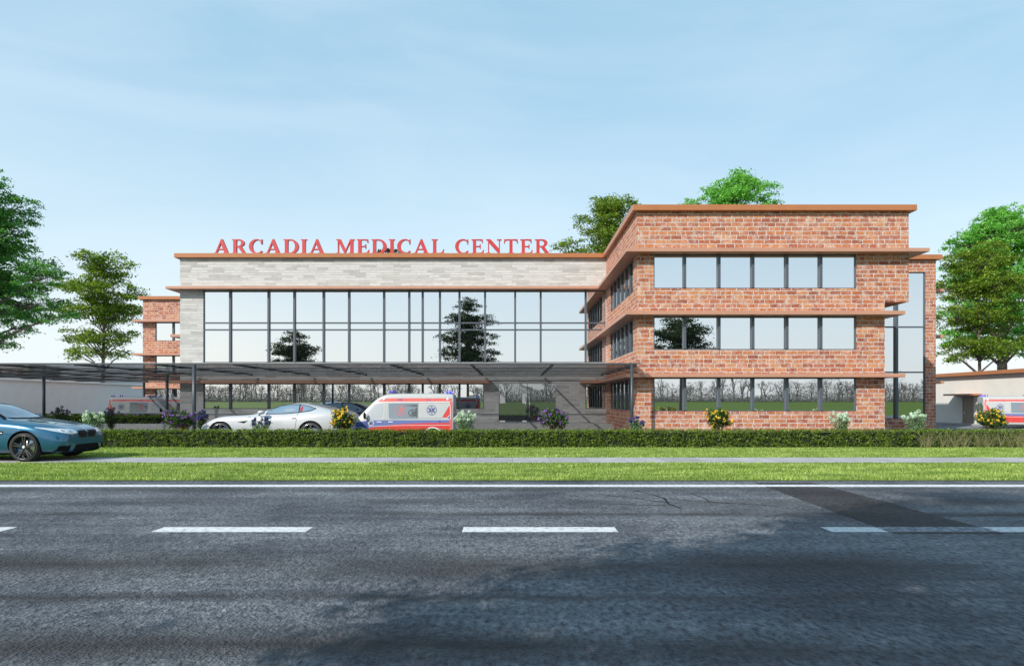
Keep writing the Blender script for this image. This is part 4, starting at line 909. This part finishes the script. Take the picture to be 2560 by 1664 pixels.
def make_coupe(root, paint, rimm='rimdark'):
    """two door coupe with twin grille, length 4.67"""
    T = [  # d from nose: zb, w, zm, zs, ws, (wg,zg), (wr,zr), zt
        (-.07, .24, .66, .42, .58, .64, (.57, .625), (.38, .655), .667), (.0, .18, .76, .40, .62, .73, (.64, .685), (.42, .715), .728), (.14, .16, .845, .40, .665, .80, (.68, .745), (.44, .775), .79),
        (.34, .16, .885, .42, .735, .845, (.70, .805), (.47, .835), .85), (.58, .16, .925, .44, .80, .89, (.74, .855), (.50, .88), .893), (.84, .16, .938, .46, .845, .905, (.765, .890), (.52, .912), .924),
        (1.08, .16, .930, .47, .870, .893, (.77, .918), (.53, .942), .955), (1.34, .16, .915, .48, .885, .880, (.765, .945), (.56, .965), .985), (1.52, .16, .910, .49, .895, .876, (.765, .955), (.62, 1.03), 1.06),
        (1.90, .16, .908, .50, .905, .874, (.765, .965), (.585, 1.235), 1.27), (2.26, .16, .908, .50, .912, .874, (.77, .975), (.565, 1.345), 1.375), (2.66, .16, .910, .51, .920, .877, (.77, .982), (.560, 1.368), 1.395),
        (3.20, .16, .920, .52, .935, .885, (.76, .992), (.555, 1.330), 1.36), (3.55, .17, .932, .53, .950, .897, (.74, 1.005), (.55, 1.235), 1.27), (3.90, .19, .938, .54, .965, .900, (.72, 1.02), (.56, 1.12), 1.145),
        (4.20, .22, .915, .56, .975, .880, (.70, 1.03), (.54, 1.055), 1.07), (4.45, .27, .87, .58, .970, .835, (.66, 1.02), (.50, 1.04), 1.048), (4.62, .36, .80, .60, .90, .76, (.56, .94), (.42, .955), .96), (4.67, .44, .70, .60, .82, .66, (.48, .85), (.36, .86), .862)]
    me = loft([(-d, sec(*p)) for d, *p in T], 'body')
    ax, rx = -.84, -3.65
    m, bvh = smooth_body(me, [(ax, .335, .385, .55, 1.2), (rx, .335, .385, .55, 1.2)], paint)
    body = link('body', m, root)
    decal('side_window', bvh, [(-1.68, .985), (-2.00, 1.19), (-2.31, 1.31), (-2.70, 1.345), (-3.20, 1.315), (-3.48, 1.235), (-3.70, 1.12), (-3.62, 1.06), (-3.2, 1.02), (-2.5, 1.0)], 'side', 'carglass', root)
    decal('window_trim', bvh, stroke([(-1.66, .972), (-1.99, 1.203), (-2.31, 1.324), (-2.70, 1.358), (-3.20, 1.328), (-3.48, 1.248), (-3.72, 1.12), (-3.62, 1.046), (-3.2, 1.007), (-2.5, .987), (-1.66, .972)], .010) + stroke([(-1.40, .965), (-1.66, 1.09), (-2.00, 1.255), (-2.23, 1.335)], .010), 'side', 'dark', root, .009)
    decal('cowl_vent', bvh, [(-1.33, -.5), (-1.27, 0), (-1.33, .5), (-1.43, .6), (-1.385, 0), (-1.43, -.6)], 'top', 'dark', root, .004, both=False)
    decal('windshield', bvh, [(-1.50, -.66), (-1.40, -.35), (-1.37, 0), (-1.40, .35), (-1.50, .66), (-2.08, .54), (-2.20, .3), (-2.23, 0), (-2.20, -.3), (-2.08, -.54)], 'top', 'carglass', root, both=False)
    decal('rear_window', bvh, [(-3.25, -.45), (-3.22, 0), (-3.25, .45), (-3.92, .56), (-4.0, 0), (-3.92, -.56)], 'top', 'carglass', root, both=False)
    for hl in decal('headlight', bvh, [(.36, .655), (.42, .72), (.60, .745), (.76, .765), (.865, .795), (.875, .775), (.80, .70), (.70, .645), (.52, .622)], 'front', 'lamp', root, .008): pass
    for sg in (1, -1):
        decal('lamp_ring', bvh, ring(.56 * sg, .682, .034, .045, 18) + ring(.685 * sg, .695, .030, .041, 18), 'front', 'white', hl, .014, both=False)
        decal('lamp_core', bvh, [ellipse(.56 * sg, .682, .032, .032, 14), ellipse(.685 * sg, .695, .028, .028, 14)], 'front', 'steel', hl, .012, both=False)
    kid = [(.045, .545), (.035, .655), (.06, .695), (.29, .695), (.345, .67), (.325, .60), (.265, .535), (.10, .525)]
    for k, gr in enumerate(decal('grille', bvh, kid, 'front', 'dark', root, .008)):
        sg = 1 if k == 0 else -1
        decal('chrome_surround', bvh, stroke([(a * sg, c) for a, c in kid + kid[:1]], .007), 'front', 'rimdark', gr, .012, both=False)
        decal('grille_bar', bvh, [q for yy in (.085, .13, .175, .22, .265) for q in stroke([(yy * sg, .55), (yy * sg, .682)], .005)], 'front', 'rimdark', gr, .014, both=False)
    decal('lower_intake', bvh, [(-.40, .375), (.40, .375), (.47, .30), (.52, .225), (-.52, .225), (-.47, .30)], 'front', 'dark', root, .008, both=False)
    decal('side_intake', bvh, [(.585, .395), (.62, .36), (.80, .36), (.79, .235), (.62, .225)], 'front', 'dark', root, .008)
    decal('splitter', bvh, [(-.78, .215), (.78, .215), (.72, .178), (-.72, .178)], 'front', 'dark', root, .012, both=False)
    bd, = decal('badge', bvh, [ellipse(-.055, 0, .050, .042)], 'top', 'white', root, .006, both=False, cuts=1)
    decal('badge_quarter', bvh, [[(-.055, 0), (-.020, 0), (-.030, .022), (-.055, .030)], [(-.055, 0), (-.090, 0), (-.080, -.022), (-.055, -.030)]], 'top', 'vanblue', bd, .010, both=False, cuts=1)
    decal('bonnet_seam', bvh, [q for s in (1, -1) for q in stroke([(-.24, 0), (-.30, .40 * s), (-.52, .66 * s), (-1.0, .735 * s), (-1.36, .755 * s)], .006)], 'top', 'dark', root, .003, both=False)
    decal('wing_vent', bvh, [(-1.30, .70), (-1.62, .73), (-1.60, .66), (-1.34, .62)], 'side', 'dark', root, .005)
    decal('chrome_strip', bvh, [(-1.32, .672), (-1.60, .690), (-1.60, .672), (-1.33, .652)], 'side', 'white', root, .010)
    decal('door_seam', bvh, stroke([(-1.62, .93), (-1.66, .60), (-1.60, .28)], .005) + stroke([(-3.0, .96), (-3.06, .60), (-2.92, .28)], .005) + stroke([(-1.60, .275), (-2.92, .275)], .004), 'side', 'dark', root, .003)
    decal('taillight', bvh, [(.40, .90), (.76, .93), (.80, .86), (.74, .80), (.42, .82)], 'rear', 'vanred', root)
    for sg in (1, -1):
        b = MB(); b.ball((-1.80, sg * .985, 1.00), .12, 12, 8, (.75, .95, .60)); b.tube([(-1.77, sg * .88, .95), (-1.78, sg * .95, .96)], .025); b.build('mirror', M[paint], root)
        b = MB(); b.box(-2.86, -2.66, sg * .905 - .02, sg * .905 + .02, .80, .828); b.build('door_handle', M[paint], root, .008)
        for x in (ax, rx): wheel(root, x, sg * .80, .335, .335, .255, rimm, 5, True, sg, 'bluecal')
    b = MB(); b.box(-4.2, -.5, -.7, .7, .15, .30); b.build('floor_pan', M['dark'], root)
    return root

def make_gt(root):
    """long bonnet two seat sports car, length 4.6"""
    T = [
        (-.10, .28, .46, .42, .52, .43, (.36, .555), (.24, .565), .57), (.0, .20, .66, .40, .56, .60, (.50, .600), (.34, .615), .625), (.20, .15, .83, .42, .635, .77, (.66, .675), (.44, .665), .665),
        (.42, .14, .93, .44, .755, .87, (.76, .790), (.50, .735), .73), (.72, .14, .965, .46, .835, .905, (.80, .868), (.54, .80), .79), (1.05, .14, .955, .46, .850, .895, (.79, .885), (.54, .845), .84),
        (1.40, .13, .935, .46, .850, .880, (.78, .895), (.56, .885), .885), (1.70, .13, .925, .46, .850, .872, (.775, .905), (.60, .935), .945), (2.05, .13, .925, .47, .855, .875, (.775, .925), (.585, 1.075), 1.10),
        (2.45, .13, .93, .48, .865, .88, (.775, .94), (.56, 1.205), 1.235), (2.80, .13, .94, .49, .875, .89, (.775, .955), (.545, 1.255), 1.285), (3.10, .13, .955, .50, .90, .905, (.775, .985), (.54, 1.250), 1.285),
        (3.45, .13, .975, .51, .94, .93, (.77, 1.03), (.53, 1.19), 1.235), (3.80, .15, .975, .52, .965, .93, (.75, 1.05), (.52, 1.115), 1.16), (4.10, .18, .95, .54, .965, .90, (.73, 1.02), (.52, 1.045), 1.07),
        (4.35, .24, .90, .56, .95, .85, (.68, .985), (.50, .99), .995), (4.52, .32, .82, .58, .88, .77, (.58, .92), (.42, .925), .93), (4.58, .40, .72, .58, .80, .68, (.48, .83), (.36, .835), .84)]
    me = loft([(-d, sec(*p)) for d, *p in T], 'body')
    ax, rx = -.71, -3.43
    m, bvh = smooth_body(me, [(ax, .345, .385, .55, 1.3), (rx, .345, .395, .55, 1.3)], 'cpwhite')
    link('body', m, root)
    decal('side_window', bvh, [(-2.04, .935), (-2.09, 1.02), (-2.40, 1.155), (-2.70, 1.205), (-3.00, 1.20), (-3.02, .985), (-2.6, .95)], 'side', 'carglassl', root)
    decal('quarter_window', bvh, [(-3.05, .99), (-3.03, 1.195), (-3.30, 1.15), (-3.51, 1.09), (-3.38, 1.035)], 'side', 'carglassl', root)
    decal('seat_glimpse', bvh, [(-3.06, 1.0), (-3.045, 1.11), (-3.10, 1.16), (-3.135, 1.14), (-3.13, 1.01)], 'side', 'maroon', root, .010)
    decal('window_trim', bvh, stroke([(-2.03, .925), (-2.085, 1.03), (-2.40, 1.17), (-2.70, 1.22), (-3.02, 1.213), (-3.30, 1.163), (-3.53, 1.09), (-3.38, 1.022), (-3.02, .972), (-2.6, .937), (-2.03, .925)], .007) + stroke([(-3.035, .975), (-3.01, 1.21)], .014), 'side', 'dark', root, .008)
    decal('windshield', bvh, [(-1.72, -.62), (-1.62, 0), (-1.72, .62), (-2.36, .53), (-2.44, 0), (-2.36, -.53)], 'top', 'carglassl', root, both=False)
    decal('rear_window', bvh, [(-3.25, -.42), (-3.25, .42), (-3.85, .48), (-3.9, 0), (-3.85, -.48)], 'top', 'carglassl', root, both=False)
    decal('headlight', bvh, [(.52, .64), (.62, .66), (.76, .76), (.80, .80), (.72, .79), (.58, .71)], 'front', 'lamp', root)
    decal('front_grille', bvh, [(-.42, .40), (.42, .40), (.50, .28), (-.50, .28)], 'front', 'dark', root, both=False)
    decal('side_scoop', bvh, [(-1.23, .695), (-1.53, .735), (-1.50, .71), (-1.42, .66), (-1.36, .672)], 'side', 'dark', root, .006)
    decal('door_crease', bvh, stroke([(-1.53, .738), (-2.1, .765), (-2.85, .83)], .008), 'side', 'steel', root, .003)
    decal('door_seam', bvh, stroke([(-1.75, .88), (-1.80, .55), (-1.72, .24)], .004) + stroke([(-3.02, .96), (-2.98, .6), (-2.90, .24)], .004), 'side', 'dark', root, .003)
    decal('wing_shield', bvh, [(-1.53, .86), (-1.60, .86), (-1.595, .81), (-1.565, .785), (-1.535, .81)], 'side', 'steel', root, .005)
    decal('cowl_vent', bvh, [(-1.56, -.5), (-1.50, 0), (-1.56, .5), (-1.66, .5), (-1.60, 0), (-1.66, -.5)], 'top', 'dark', root, both=False)
    decal('taillight', bvh, ellipse(.62, .86, .07, .06), 'rear', 'vanred', root)
    for sg in (1, -1):
        b = MB(); b.ball((-1.98, sg * 1.03, .985), .12, 12, 8, (.95, .8, .5)); b.build('mirror', M['cpwhite'], root)
        b = MB(); b.tube([(-1.86, sg * .88, .90), (-1.95, sg * 1.0, .945)], .022); b.build('mirror_arm', M['dark'], root)
        b = MB(); b.box(-2.98, -2.84, sg * .93 - .012, sg * .93 + .012, .80, .835); b.build('door_handle', M['cpwhite'], root, .008)
        for x in (ax, rx): wheel(root, x, sg * .83, .345, .345, .26, 'rim', 5, False, sg, None)
    b = MB(); b.box(-4.1, -.4, -.7, .7, .13, .28); b.build('floor_pan', M['dark'], root)
    return root

def text_polys(body, h):
    cu = bpy.data.curves.new('t', 'FONT'); cu.body = body; cu.size = h / .72; cu.fill_mode = 'FRONT'; cu.resolution_u = 3; cu.align_x = 'CENTER'
    ob = bpy.data.objects.new('t', cu); COL.objects.link(ob); me = eval_mesh(ob)
    polys = [[(me.vertices[i].co.x, me.vertices[i].co.y) for i in p.vertices] for p in me.polygons]
    bpy.data.objects.remove(ob); bpy.data.curves.remove(cu); return polys

def shift(polys, dx, dz): return [[(x + dx, z + dz) for x, z in p] for p in polys]

def star_of_life(cx, cz, r):
    out = []
    for k in range(3):
        a = PI / 2 + k * PI / 3; c, s = math.cos(a), math.sin(a); w = r * .20
        out.append([(cx + c * t * r - s * q * w, cz + s * t * r + c * q * w) for t, q in ((-1, -1), (1, -1), (1, 1), (-1, 1))])
    return out

def make_ambulance(root):
    """high roof ambulance van, length 5.87"""
    def sv(zb, w, zm, zs, ws, zg, wg, zr, wr, zt):
        return [(0, zb), (w * .75, zb), (w * .97, zb + .03), (w, zb + .14), (w, zm), (ws, zs), (wg, zg), (wg * .5 + wr * .5 + .01, zg * .45 + zr * .55), (wr, zr), (wr * .94, zt - .015), (wr * .5, zt), (0, zt + .005)]
    T = [(.00, .36, .70, .55, .72, .66, .80, .52, .84, .44, .85), (.05, .30, .84, .55, .80, .80, .87, .70, .90, .58, .91), (.20, .28, .92, .60, .90, .88, .97, .80, 1.00, .68, 1.01),
         (.50, .28, .965, .65, .98, .93, 1.06, .86, 1.10, .74, 1.115), (.80, .28, .985, .70, 1.05, .955, 1.15, .90, 1.20, .80, 1.22), (1.00, .28, .99, .72, 1.10, .97, 1.24, .90, 1.40, .80, 1.44), (1.30, .28, .992, .75, 1.14, .975, 1.34, .91, 1.70, .80, 1.75),
         (1.65, .28, .994, .78, 1.16, .98, 1.42, .92, 2.05, .80, 2.11), (1.95, .28, .995, .80, 1.17, .985, 1.46, .93, 2.27, .80, 2.36), (2.20, .28, .995, .80, 1.18, .985, 1.50, .935, 2.36, .81, 2.48), (2.45, .28, .995, .80, 1.18, .985, 1.52, .94, 2.40, .815, 2.545), (2.9, .28, .995, .80, 1.18, .985, 1.54, .94, 2.41, .82, 2.565),
         (3.6, .28, .995, .80, 1.18, .985, 1.54, .94, 2.41, .82, 2.57), (4.4, .28, .995, .80, 1.18, .985, 1.54, .94, 2.41, .82, 2.57), (5.2, .30, .995, .80, 1.18, .985, 1.54, .94, 2.41, .82, 2.565), (5.70, .34, .990, .80, 1.18, .98, 1.54, .935, 2.40, .815, 2.555), (5.84, .36, .975, .80, 1.18, .965, 1.54, .92, 2.38, .80, 2.53), (5.87, .38, .95, .80, 1.18, .94, 1.54, .89, 2.34, .77, 2.48)]
    me = loft([(-d, sv(*p)) for d, *p in T], 'body')
    ax, rx = -.95, -4.78
    m, bvh = smooth_body(me, [(ax, .36, .43, .62, 1.3), (rx, .36, .43, .62, 1.3)], 'vanwhite')
    link('body', m, root)
    def sd(name, p, mat, off): return decal(name, bvh, p, 'side', mat, root, off)
    sd('red_flank', [(-1.36, .72), (-1.6, .80), (-2.6, .94), (-3.4, 1.0), (-4.4, 1.045), (-5.78, 1.06), (-5.78, .50), (-5.24, .50), (-5.24, .72), (-5.0, .80), (-4.55, .80), (-4.3, .72), (-4.3, .50), (-1.42, .50)], 'vanred', .004)
    sd('blue_band', [(-.45, .98), (-1.05, 1.10), (-1.5, 1.19), (-5.78, 1.19), (-5.78, 1.06), (-4.4, 1.045), (-3.4, 1.0), (-2.6, .94), (-1.6, .80), (-1.40, .76), (-1.2, .82), (-.72, .82)], 'vanlav', .004)
    sd('blue_nose', [(-.30, .88), (-.45, .98), (-1.05, 1.10), (-1.5, 1.155), (-1.5, .86), (-1.40, .80), (-1.2, .845), (-.72, .845), (-.50, .74)], 'vanblue', .007)
    sd('white_pinstripe', stroke([(-1.5, .86), (-2.6, .905), (-3.6, .925), (-5.78, .93)], .008), 'white', .009)
    sd('red_roof_stripe', [(-1.83, 2.13), (-2.15, 2.29), (-2.4, 2.315), (-5.76, 2.315), (-5.76, 2.15), (-2.2, 2.13)], 'vanpink', .006)
    sd('white_roof_line', stroke([(-1.85, 2.115), (-5.76, 2.135)], .012), 'white', .008)
    sd('rear_red_post', [(-5.66, 2.14), (-5.79, 2.14), (-5.79, .60), (-5.66, .60)], 'vanpink', .009)
    sd('red_wedge', [(-5.27, 1.325), (-5.66, 1.98), (-5.66, 1.55), (-5.60, 1.42), (-5.50, 1.325)], 'vanred', .007)
    sd('blue_corner', [(-5.52, 1.27), (-5.64, 1.36), (-5.69, 1.55), (-5.69, 1.27)], 'vanblue', .010)
    sd('white_wedge_line', stroke([(-5.66, 2.02), (-5.70, 1.7), (-5.70, 1.26), (-5.5, 1.26)], .010), 'white', .012)
    sd('cab_window', [(-1.20, 1.29), (-1.24, 1.50), (-1.62, 1.95), (-1.78, 2.0), (-2.22, 2.035), (-2.22, 1.50), (-2.10, 1.30), (-1.60, 1.235)], 'carglassl', .005)
    sd('window_post', stroke([(-1.60, 1.24), (-1.60, 1.94)], .014), 'vanwhite', .009)
    sd('rear_side_window', [(-2.50, 2.05), (-4.01, 2.065), (-4.01, 1.26), (-2.62, 1.24), (-2.52, 1.32)], 'vanglass', .005)
    sd('panel_recess', stroke([(-4.05, 2.06), (-5.62, 2.06)], .006) + stroke([(-4.05, 1.30), (-5.25, 1.29)], .012), 'steel', .005)
    sd('door_seam', stroke([(-2.33, 2.1), (-2.33, .5)], .005) + stroke([(-1.10, 1.12), (-1.40, .80)], .005) + stroke([(-4.03, 2.1), (-4.03, .5)], .005) + stroke([(-2.45, 2.1), (-2.45, .5)], .004), 'steel', .011)
    sd('rescue_roundel', ring(-3.14, 1.685, .235, .262), 'vanpink', .012)
    sd('rescue_letter', shift(text_polys('R', .30), -3.14, 1.535), 'vanpink', .012)
    sd('star_roundel', ring(-4.73, 1.70, .232, .258), 'vanblue', .010)
    sd('star_of_life', star_of_life(-4.73, 1.70, .19), 'vanblue', .010)
    sd('snake_staff', stroke([(-4.73, 1.52), (-4.73, 1.88)], .010) + stroke([(-4.73, 1.62), (-4.76, 1.68), (-4.70, 1.74), (-4.76, 1.80), (-4.71, 1.85), (-4.75, 1.88)], .008), 'vanwhite', .014)
    sd('bonnet_roundel', ellipse(-1.62, 1.03, .16, .15), 'vanwhite', .010); sd('bonnet_star', star_of_life(-1.62, 1.03, .12), 'vanblue', .014)
    sd('emergency_number', shift(text_polys('999', .135), -3.10, 2.160) + shift(text_polys('112', .135), -4.58, 2.160), 'vanblue', .011)
    sd('phone_mark', ring(-3.42, 2.225, .03, .042, 10) + ring(-4.90, 2.225, .03, .042, 10), 'vanlav', .011)
    sd('door_handle', [(-1.92, 1.085), (-1.92, 1.12), (-2.16, 1.12), (-2.16, 1.085)], 'white', .016); sd('sliding_handle', [(-2.50, 1.085), (-2.50, 1.12), (-2.74, 1.12), (-2.74, 1.085)], 'white', .016)
    sd('fuel_flap', [(-5.1, 1.08), (-5.1, 1.17), (-5.2, 1.17), (-5.2, 1.08)], 'vanblue', .010)
    for z, nm in ((2.235, 'scene_light'),):
        for x in (-2.26, -5.55):
            for sg in (1, -1):
                b = MB(); h, n_, i, dd = bvh.ray_cast(Vector((x, sg * 4, z + .02)), Vector((0, -sg, 0))); b.ball((x, h.y, z + .02), .065, 12, 6, (1, .6, 1)); b.build(nm, M['white'], root)
    sd('arch_trim', [q for a0 in (rx,) for q in stroke([(a0 + .45 * math.cos(R(t)), .36 + .45 * math.sin(R(t))) for t in range(10, 171, 10)], .022)], 'white', .010)
    decal('windshield', bvh, [(-.78, 1.27), (-.40, 1.24), (0, 1.23), (.40, 1.24), (.78, 1.27), (.74, 1.75), (.66, 2.12), (0, 2.16), (-.66, 2.12), (-.74, 1.75)], 'front', 'carglassl', root, both=False)
    decal('headlight', bvh, [(.60, .70), (.80, .74), (.86, .95), (.80, .98), (.64, .84)], 'front', 'lamp', root)
    decal('front_grille', bvh, [(-.42, .84), (.42, .84), (.48, .66), (.40, .58), (-.40, .58), (-.48, .66)], 'front', 'dark', root, both=False)
    decal('bumper', bvh, [(-.86, .50), (.86, .50), (.80, .32), (-.80, .32)], 'front', 'dark', root, both=False)
    decal('rear_window', bvh, [(.06, 1.35), (.80, 1.35), (.78, 2.02), (.06, 2.02)], 'rear', 'carglass', root)
    decal('taillight', bvh, [(.84, .95), (.94, .95), (.94, 1.35), (.86, 1.35)], 'rear', 'vanred', root)
    b = MB(); b.box(-2.80, -2.46, -.62, .62, 2.60, 2.68); b.build('light_bar', M['beacon'], root, .03)
    b = MB(); b.box(-2.72, -2.5, -.3, .3, 2.54, 2.60); b.build('light_bar_mount', M['white'], root)
    for sg in (1, -1):
        for x in (-5.68, -5.50):
            b = MB(); b.tube([(x, sg * .62, 2.53), (x, sg * .62, 2.58), (x, sg * .62, 2.67), (x, sg * .62, 2.70)], [.055, .05, .045, .02], 12); b.build('beacon', M['beacon'], root)
        b = MB(); b.ball((-1.32, sg * 1.12, 1.42), .15, 10, 6, (.5, .6, 1.2)); b.tube([(-1.34, sg * .95, 1.28), (-1.32, sg * 1.10, 1.30)], .03); b.build('mirror', M['dark'], root)
        for x in (ax, rx): wheel(root, x, sg * .84, .36, .36, .24, 'rim', 6, False, sg, None)
    b = MB(); b.box(-5.7, -.3, -.75, .75, .27, .45); b.build('floor_pan', M['dark'], root)
    return root

def copy_tree(o, parent=None):
    c = o.copy(); COL.objects.link(c); c.parent = parent
    for ch in list(o.children): copy_tree(ch, c)
    return c

def build_cars():
    k = 1.52
    blue = make_coupe(thing('car', (-17.10 + .84 * k, 23.86 + .93 * k, .045), 'teal blue two door coupe standing on the pavement at the left edge', 'car', 0, k), 'cpblue')
    dark = copy_tree(blue); kk = 1.52
    tag(dark, 'black coupe half hidden between the white sports car and the near ambulance', 'car'); dark.scale = (kk,) * 3
    dark.location = (-8.5 + 1.62 * kk, 40.2 + .9 * kk, .012)
    for ch in dark.children:
        if ch.name.split('.')[0] in ('body', 'mirror', 'door_handle'):
            sl = ch.material_slots[0]; sl.link = 'OBJECT'; sl.material = M['cpblack']
    kg = 1.638
    make_gt(thing('sports_car', (wx(549, 33.55) - .71 * kg, 33.55 + .96 * kg, .012), 'white two seat sports car with long bonnet parked behind the hedge', 'car', PI, kg))
    ga = 'ambulances on the hospital grounds'
    amb = make_ambulance(thing('ambulance', (-8.87, 35.1 + .995, .012), 'white ambulance with red and blue bands parked closest behind the hedge facing left', 'ambulance', PI, 1.0, ga))
    for (x, y, rz, lab) in ((-27.95, 58.0, 0, 'ambulance under the left canopy before the far brick wing, shaded, facing right'),
                            (-25.9, 61.8, 0, 'ambulance furthest back under the canopy, mostly behind another ambulance'),
                            (43.35, 53.2, R(-20), 'ambulance parked before the annex door behind the yellow bush')):
        c = copy_tree(amb); c.location = (x, y, .012); c.rotation_euler = (0, 0, rz); c['label'] = lab
# ------------------------------------------------------------------ light, sky, camera
def build_world():
    az, el = 42.0, 33.5                                    # sun behind the viewer's left shoulder
    d = Vector((math.sin(R(az)) * math.cos(R(el)), math.cos(R(az)) * math.cos(R(el)), -math.sin(R(el))))
    L = bpy.data.lights.new('sun', 'SUN'); L.energy = 4.3; L.angle = R(.53); L.color = (1, .945, .86)
    o = bpy.data.objects.new('sun', L); COL.objects.link(o); o.rotation_euler = d.to_track_quat('-Z', 'Y').to_euler(); o.location = (-30, -40, 40)
    w = bpy.data.worlds.new('World'); S.world = w; w.use_nodes = True; nt = w.node_tree; bg = nt.nodes['Background']
    sky = nd(nt, 'ShaderNodeTexSky', sky_type='NISHITA', sun_disc=False); sky.sun_elevation = R(el); sky.sun_rotation = SUNROT(az)
    sky.air_density = 1.0; sky.dust_density = 1.6; sky.ozone_density = 1.0; sky.altitude = 0
    tc = nd(nt, 'ShaderNodeTexCoord'); sx = nd(nt, 'ShaderNodeSeparateXYZ'); ln(nt, tc.outputs['Generated'], sx.inputs[0])
    # thin cirrus
    mp = nd(nt, 'ShaderNodeMapping'); ln(nt, tc.outputs['Generated'], mp.inputs[0]); mp.inputs['Scale'].default_value = (1.2, 1.2, 4.5); mp.inputs['Rotation'].default_value = (0, R(22), 0)
    n = nd(nt, 'ShaderNodeTexNoise', i_Scale=1.7, i_Detail=7.0, i_Roughness=.55, i_Distortion=.6); ln(nt, mp.outputs[0], n.inputs['Vector'])
    veil = ramp(nt, [(.36, (0, 0, 0)), (.78, (.5, .5, .5))], n.outputs[0])
    haze = ramp(nt, [(.0, (6.9, 7.2, 7.35)), (.10, (6.2, 6.95, 7.35)), (.20, (4.9, 6.3, 7.15)), (.34, (3.5, 5.3, 6.6)), (.55, (2.35, 4.35, 5.9)), (1, (1.9, 3.8, 5.4))], sx.outputs[2])
    col = mixc(nt, .80, sky.outputs[0], haze.outputs[0])
    col = mixc(nt, math_n(nt, 'MULTIPLY', veil.outputs[0], .62), col, (6.3, 7.0, 7.4))
    ln(nt, col, bg.inputs[0]); bg.inputs[1].default_value = SKYK

def build_camera():
    c = bpy.data.cameras.new('camera'); c.lens = 24.0; c.sensor_width = 36.0; c.shift_y = (CV - 832) / 2560; c.clip_end = 4000; c.clip_start = .05
    o = bpy.data.objects.new('camera', c); COL.objects.link(o); o.location = (0, 0, H); o.rotation_euler = (R(90), 0, 0); S.camera = o

SKYK = .115
def SUNROT(az): return R(180 + az)

def main():
    build_materials()
    rng = np.random.default_rng(7)
    build_camera(); build_world(); build_ground(rng); build_centre(); build_sign(); build_canopy(); build_neighbours()
    build_plants(); build_trees(); build_cars()
    S.view_settings.view_transform = 'Standard'; S.view_settings.look = 'None'; S.view_settings.exposure = 0.38; S.view_settings.gamma = 1
    S.cycles.max_bounces = 8; S.cycles.transparent_max_bounces = 12; S.cycles.use_denoising = True
    S.cycles.sample_clamp_indirect = 6.0
main()
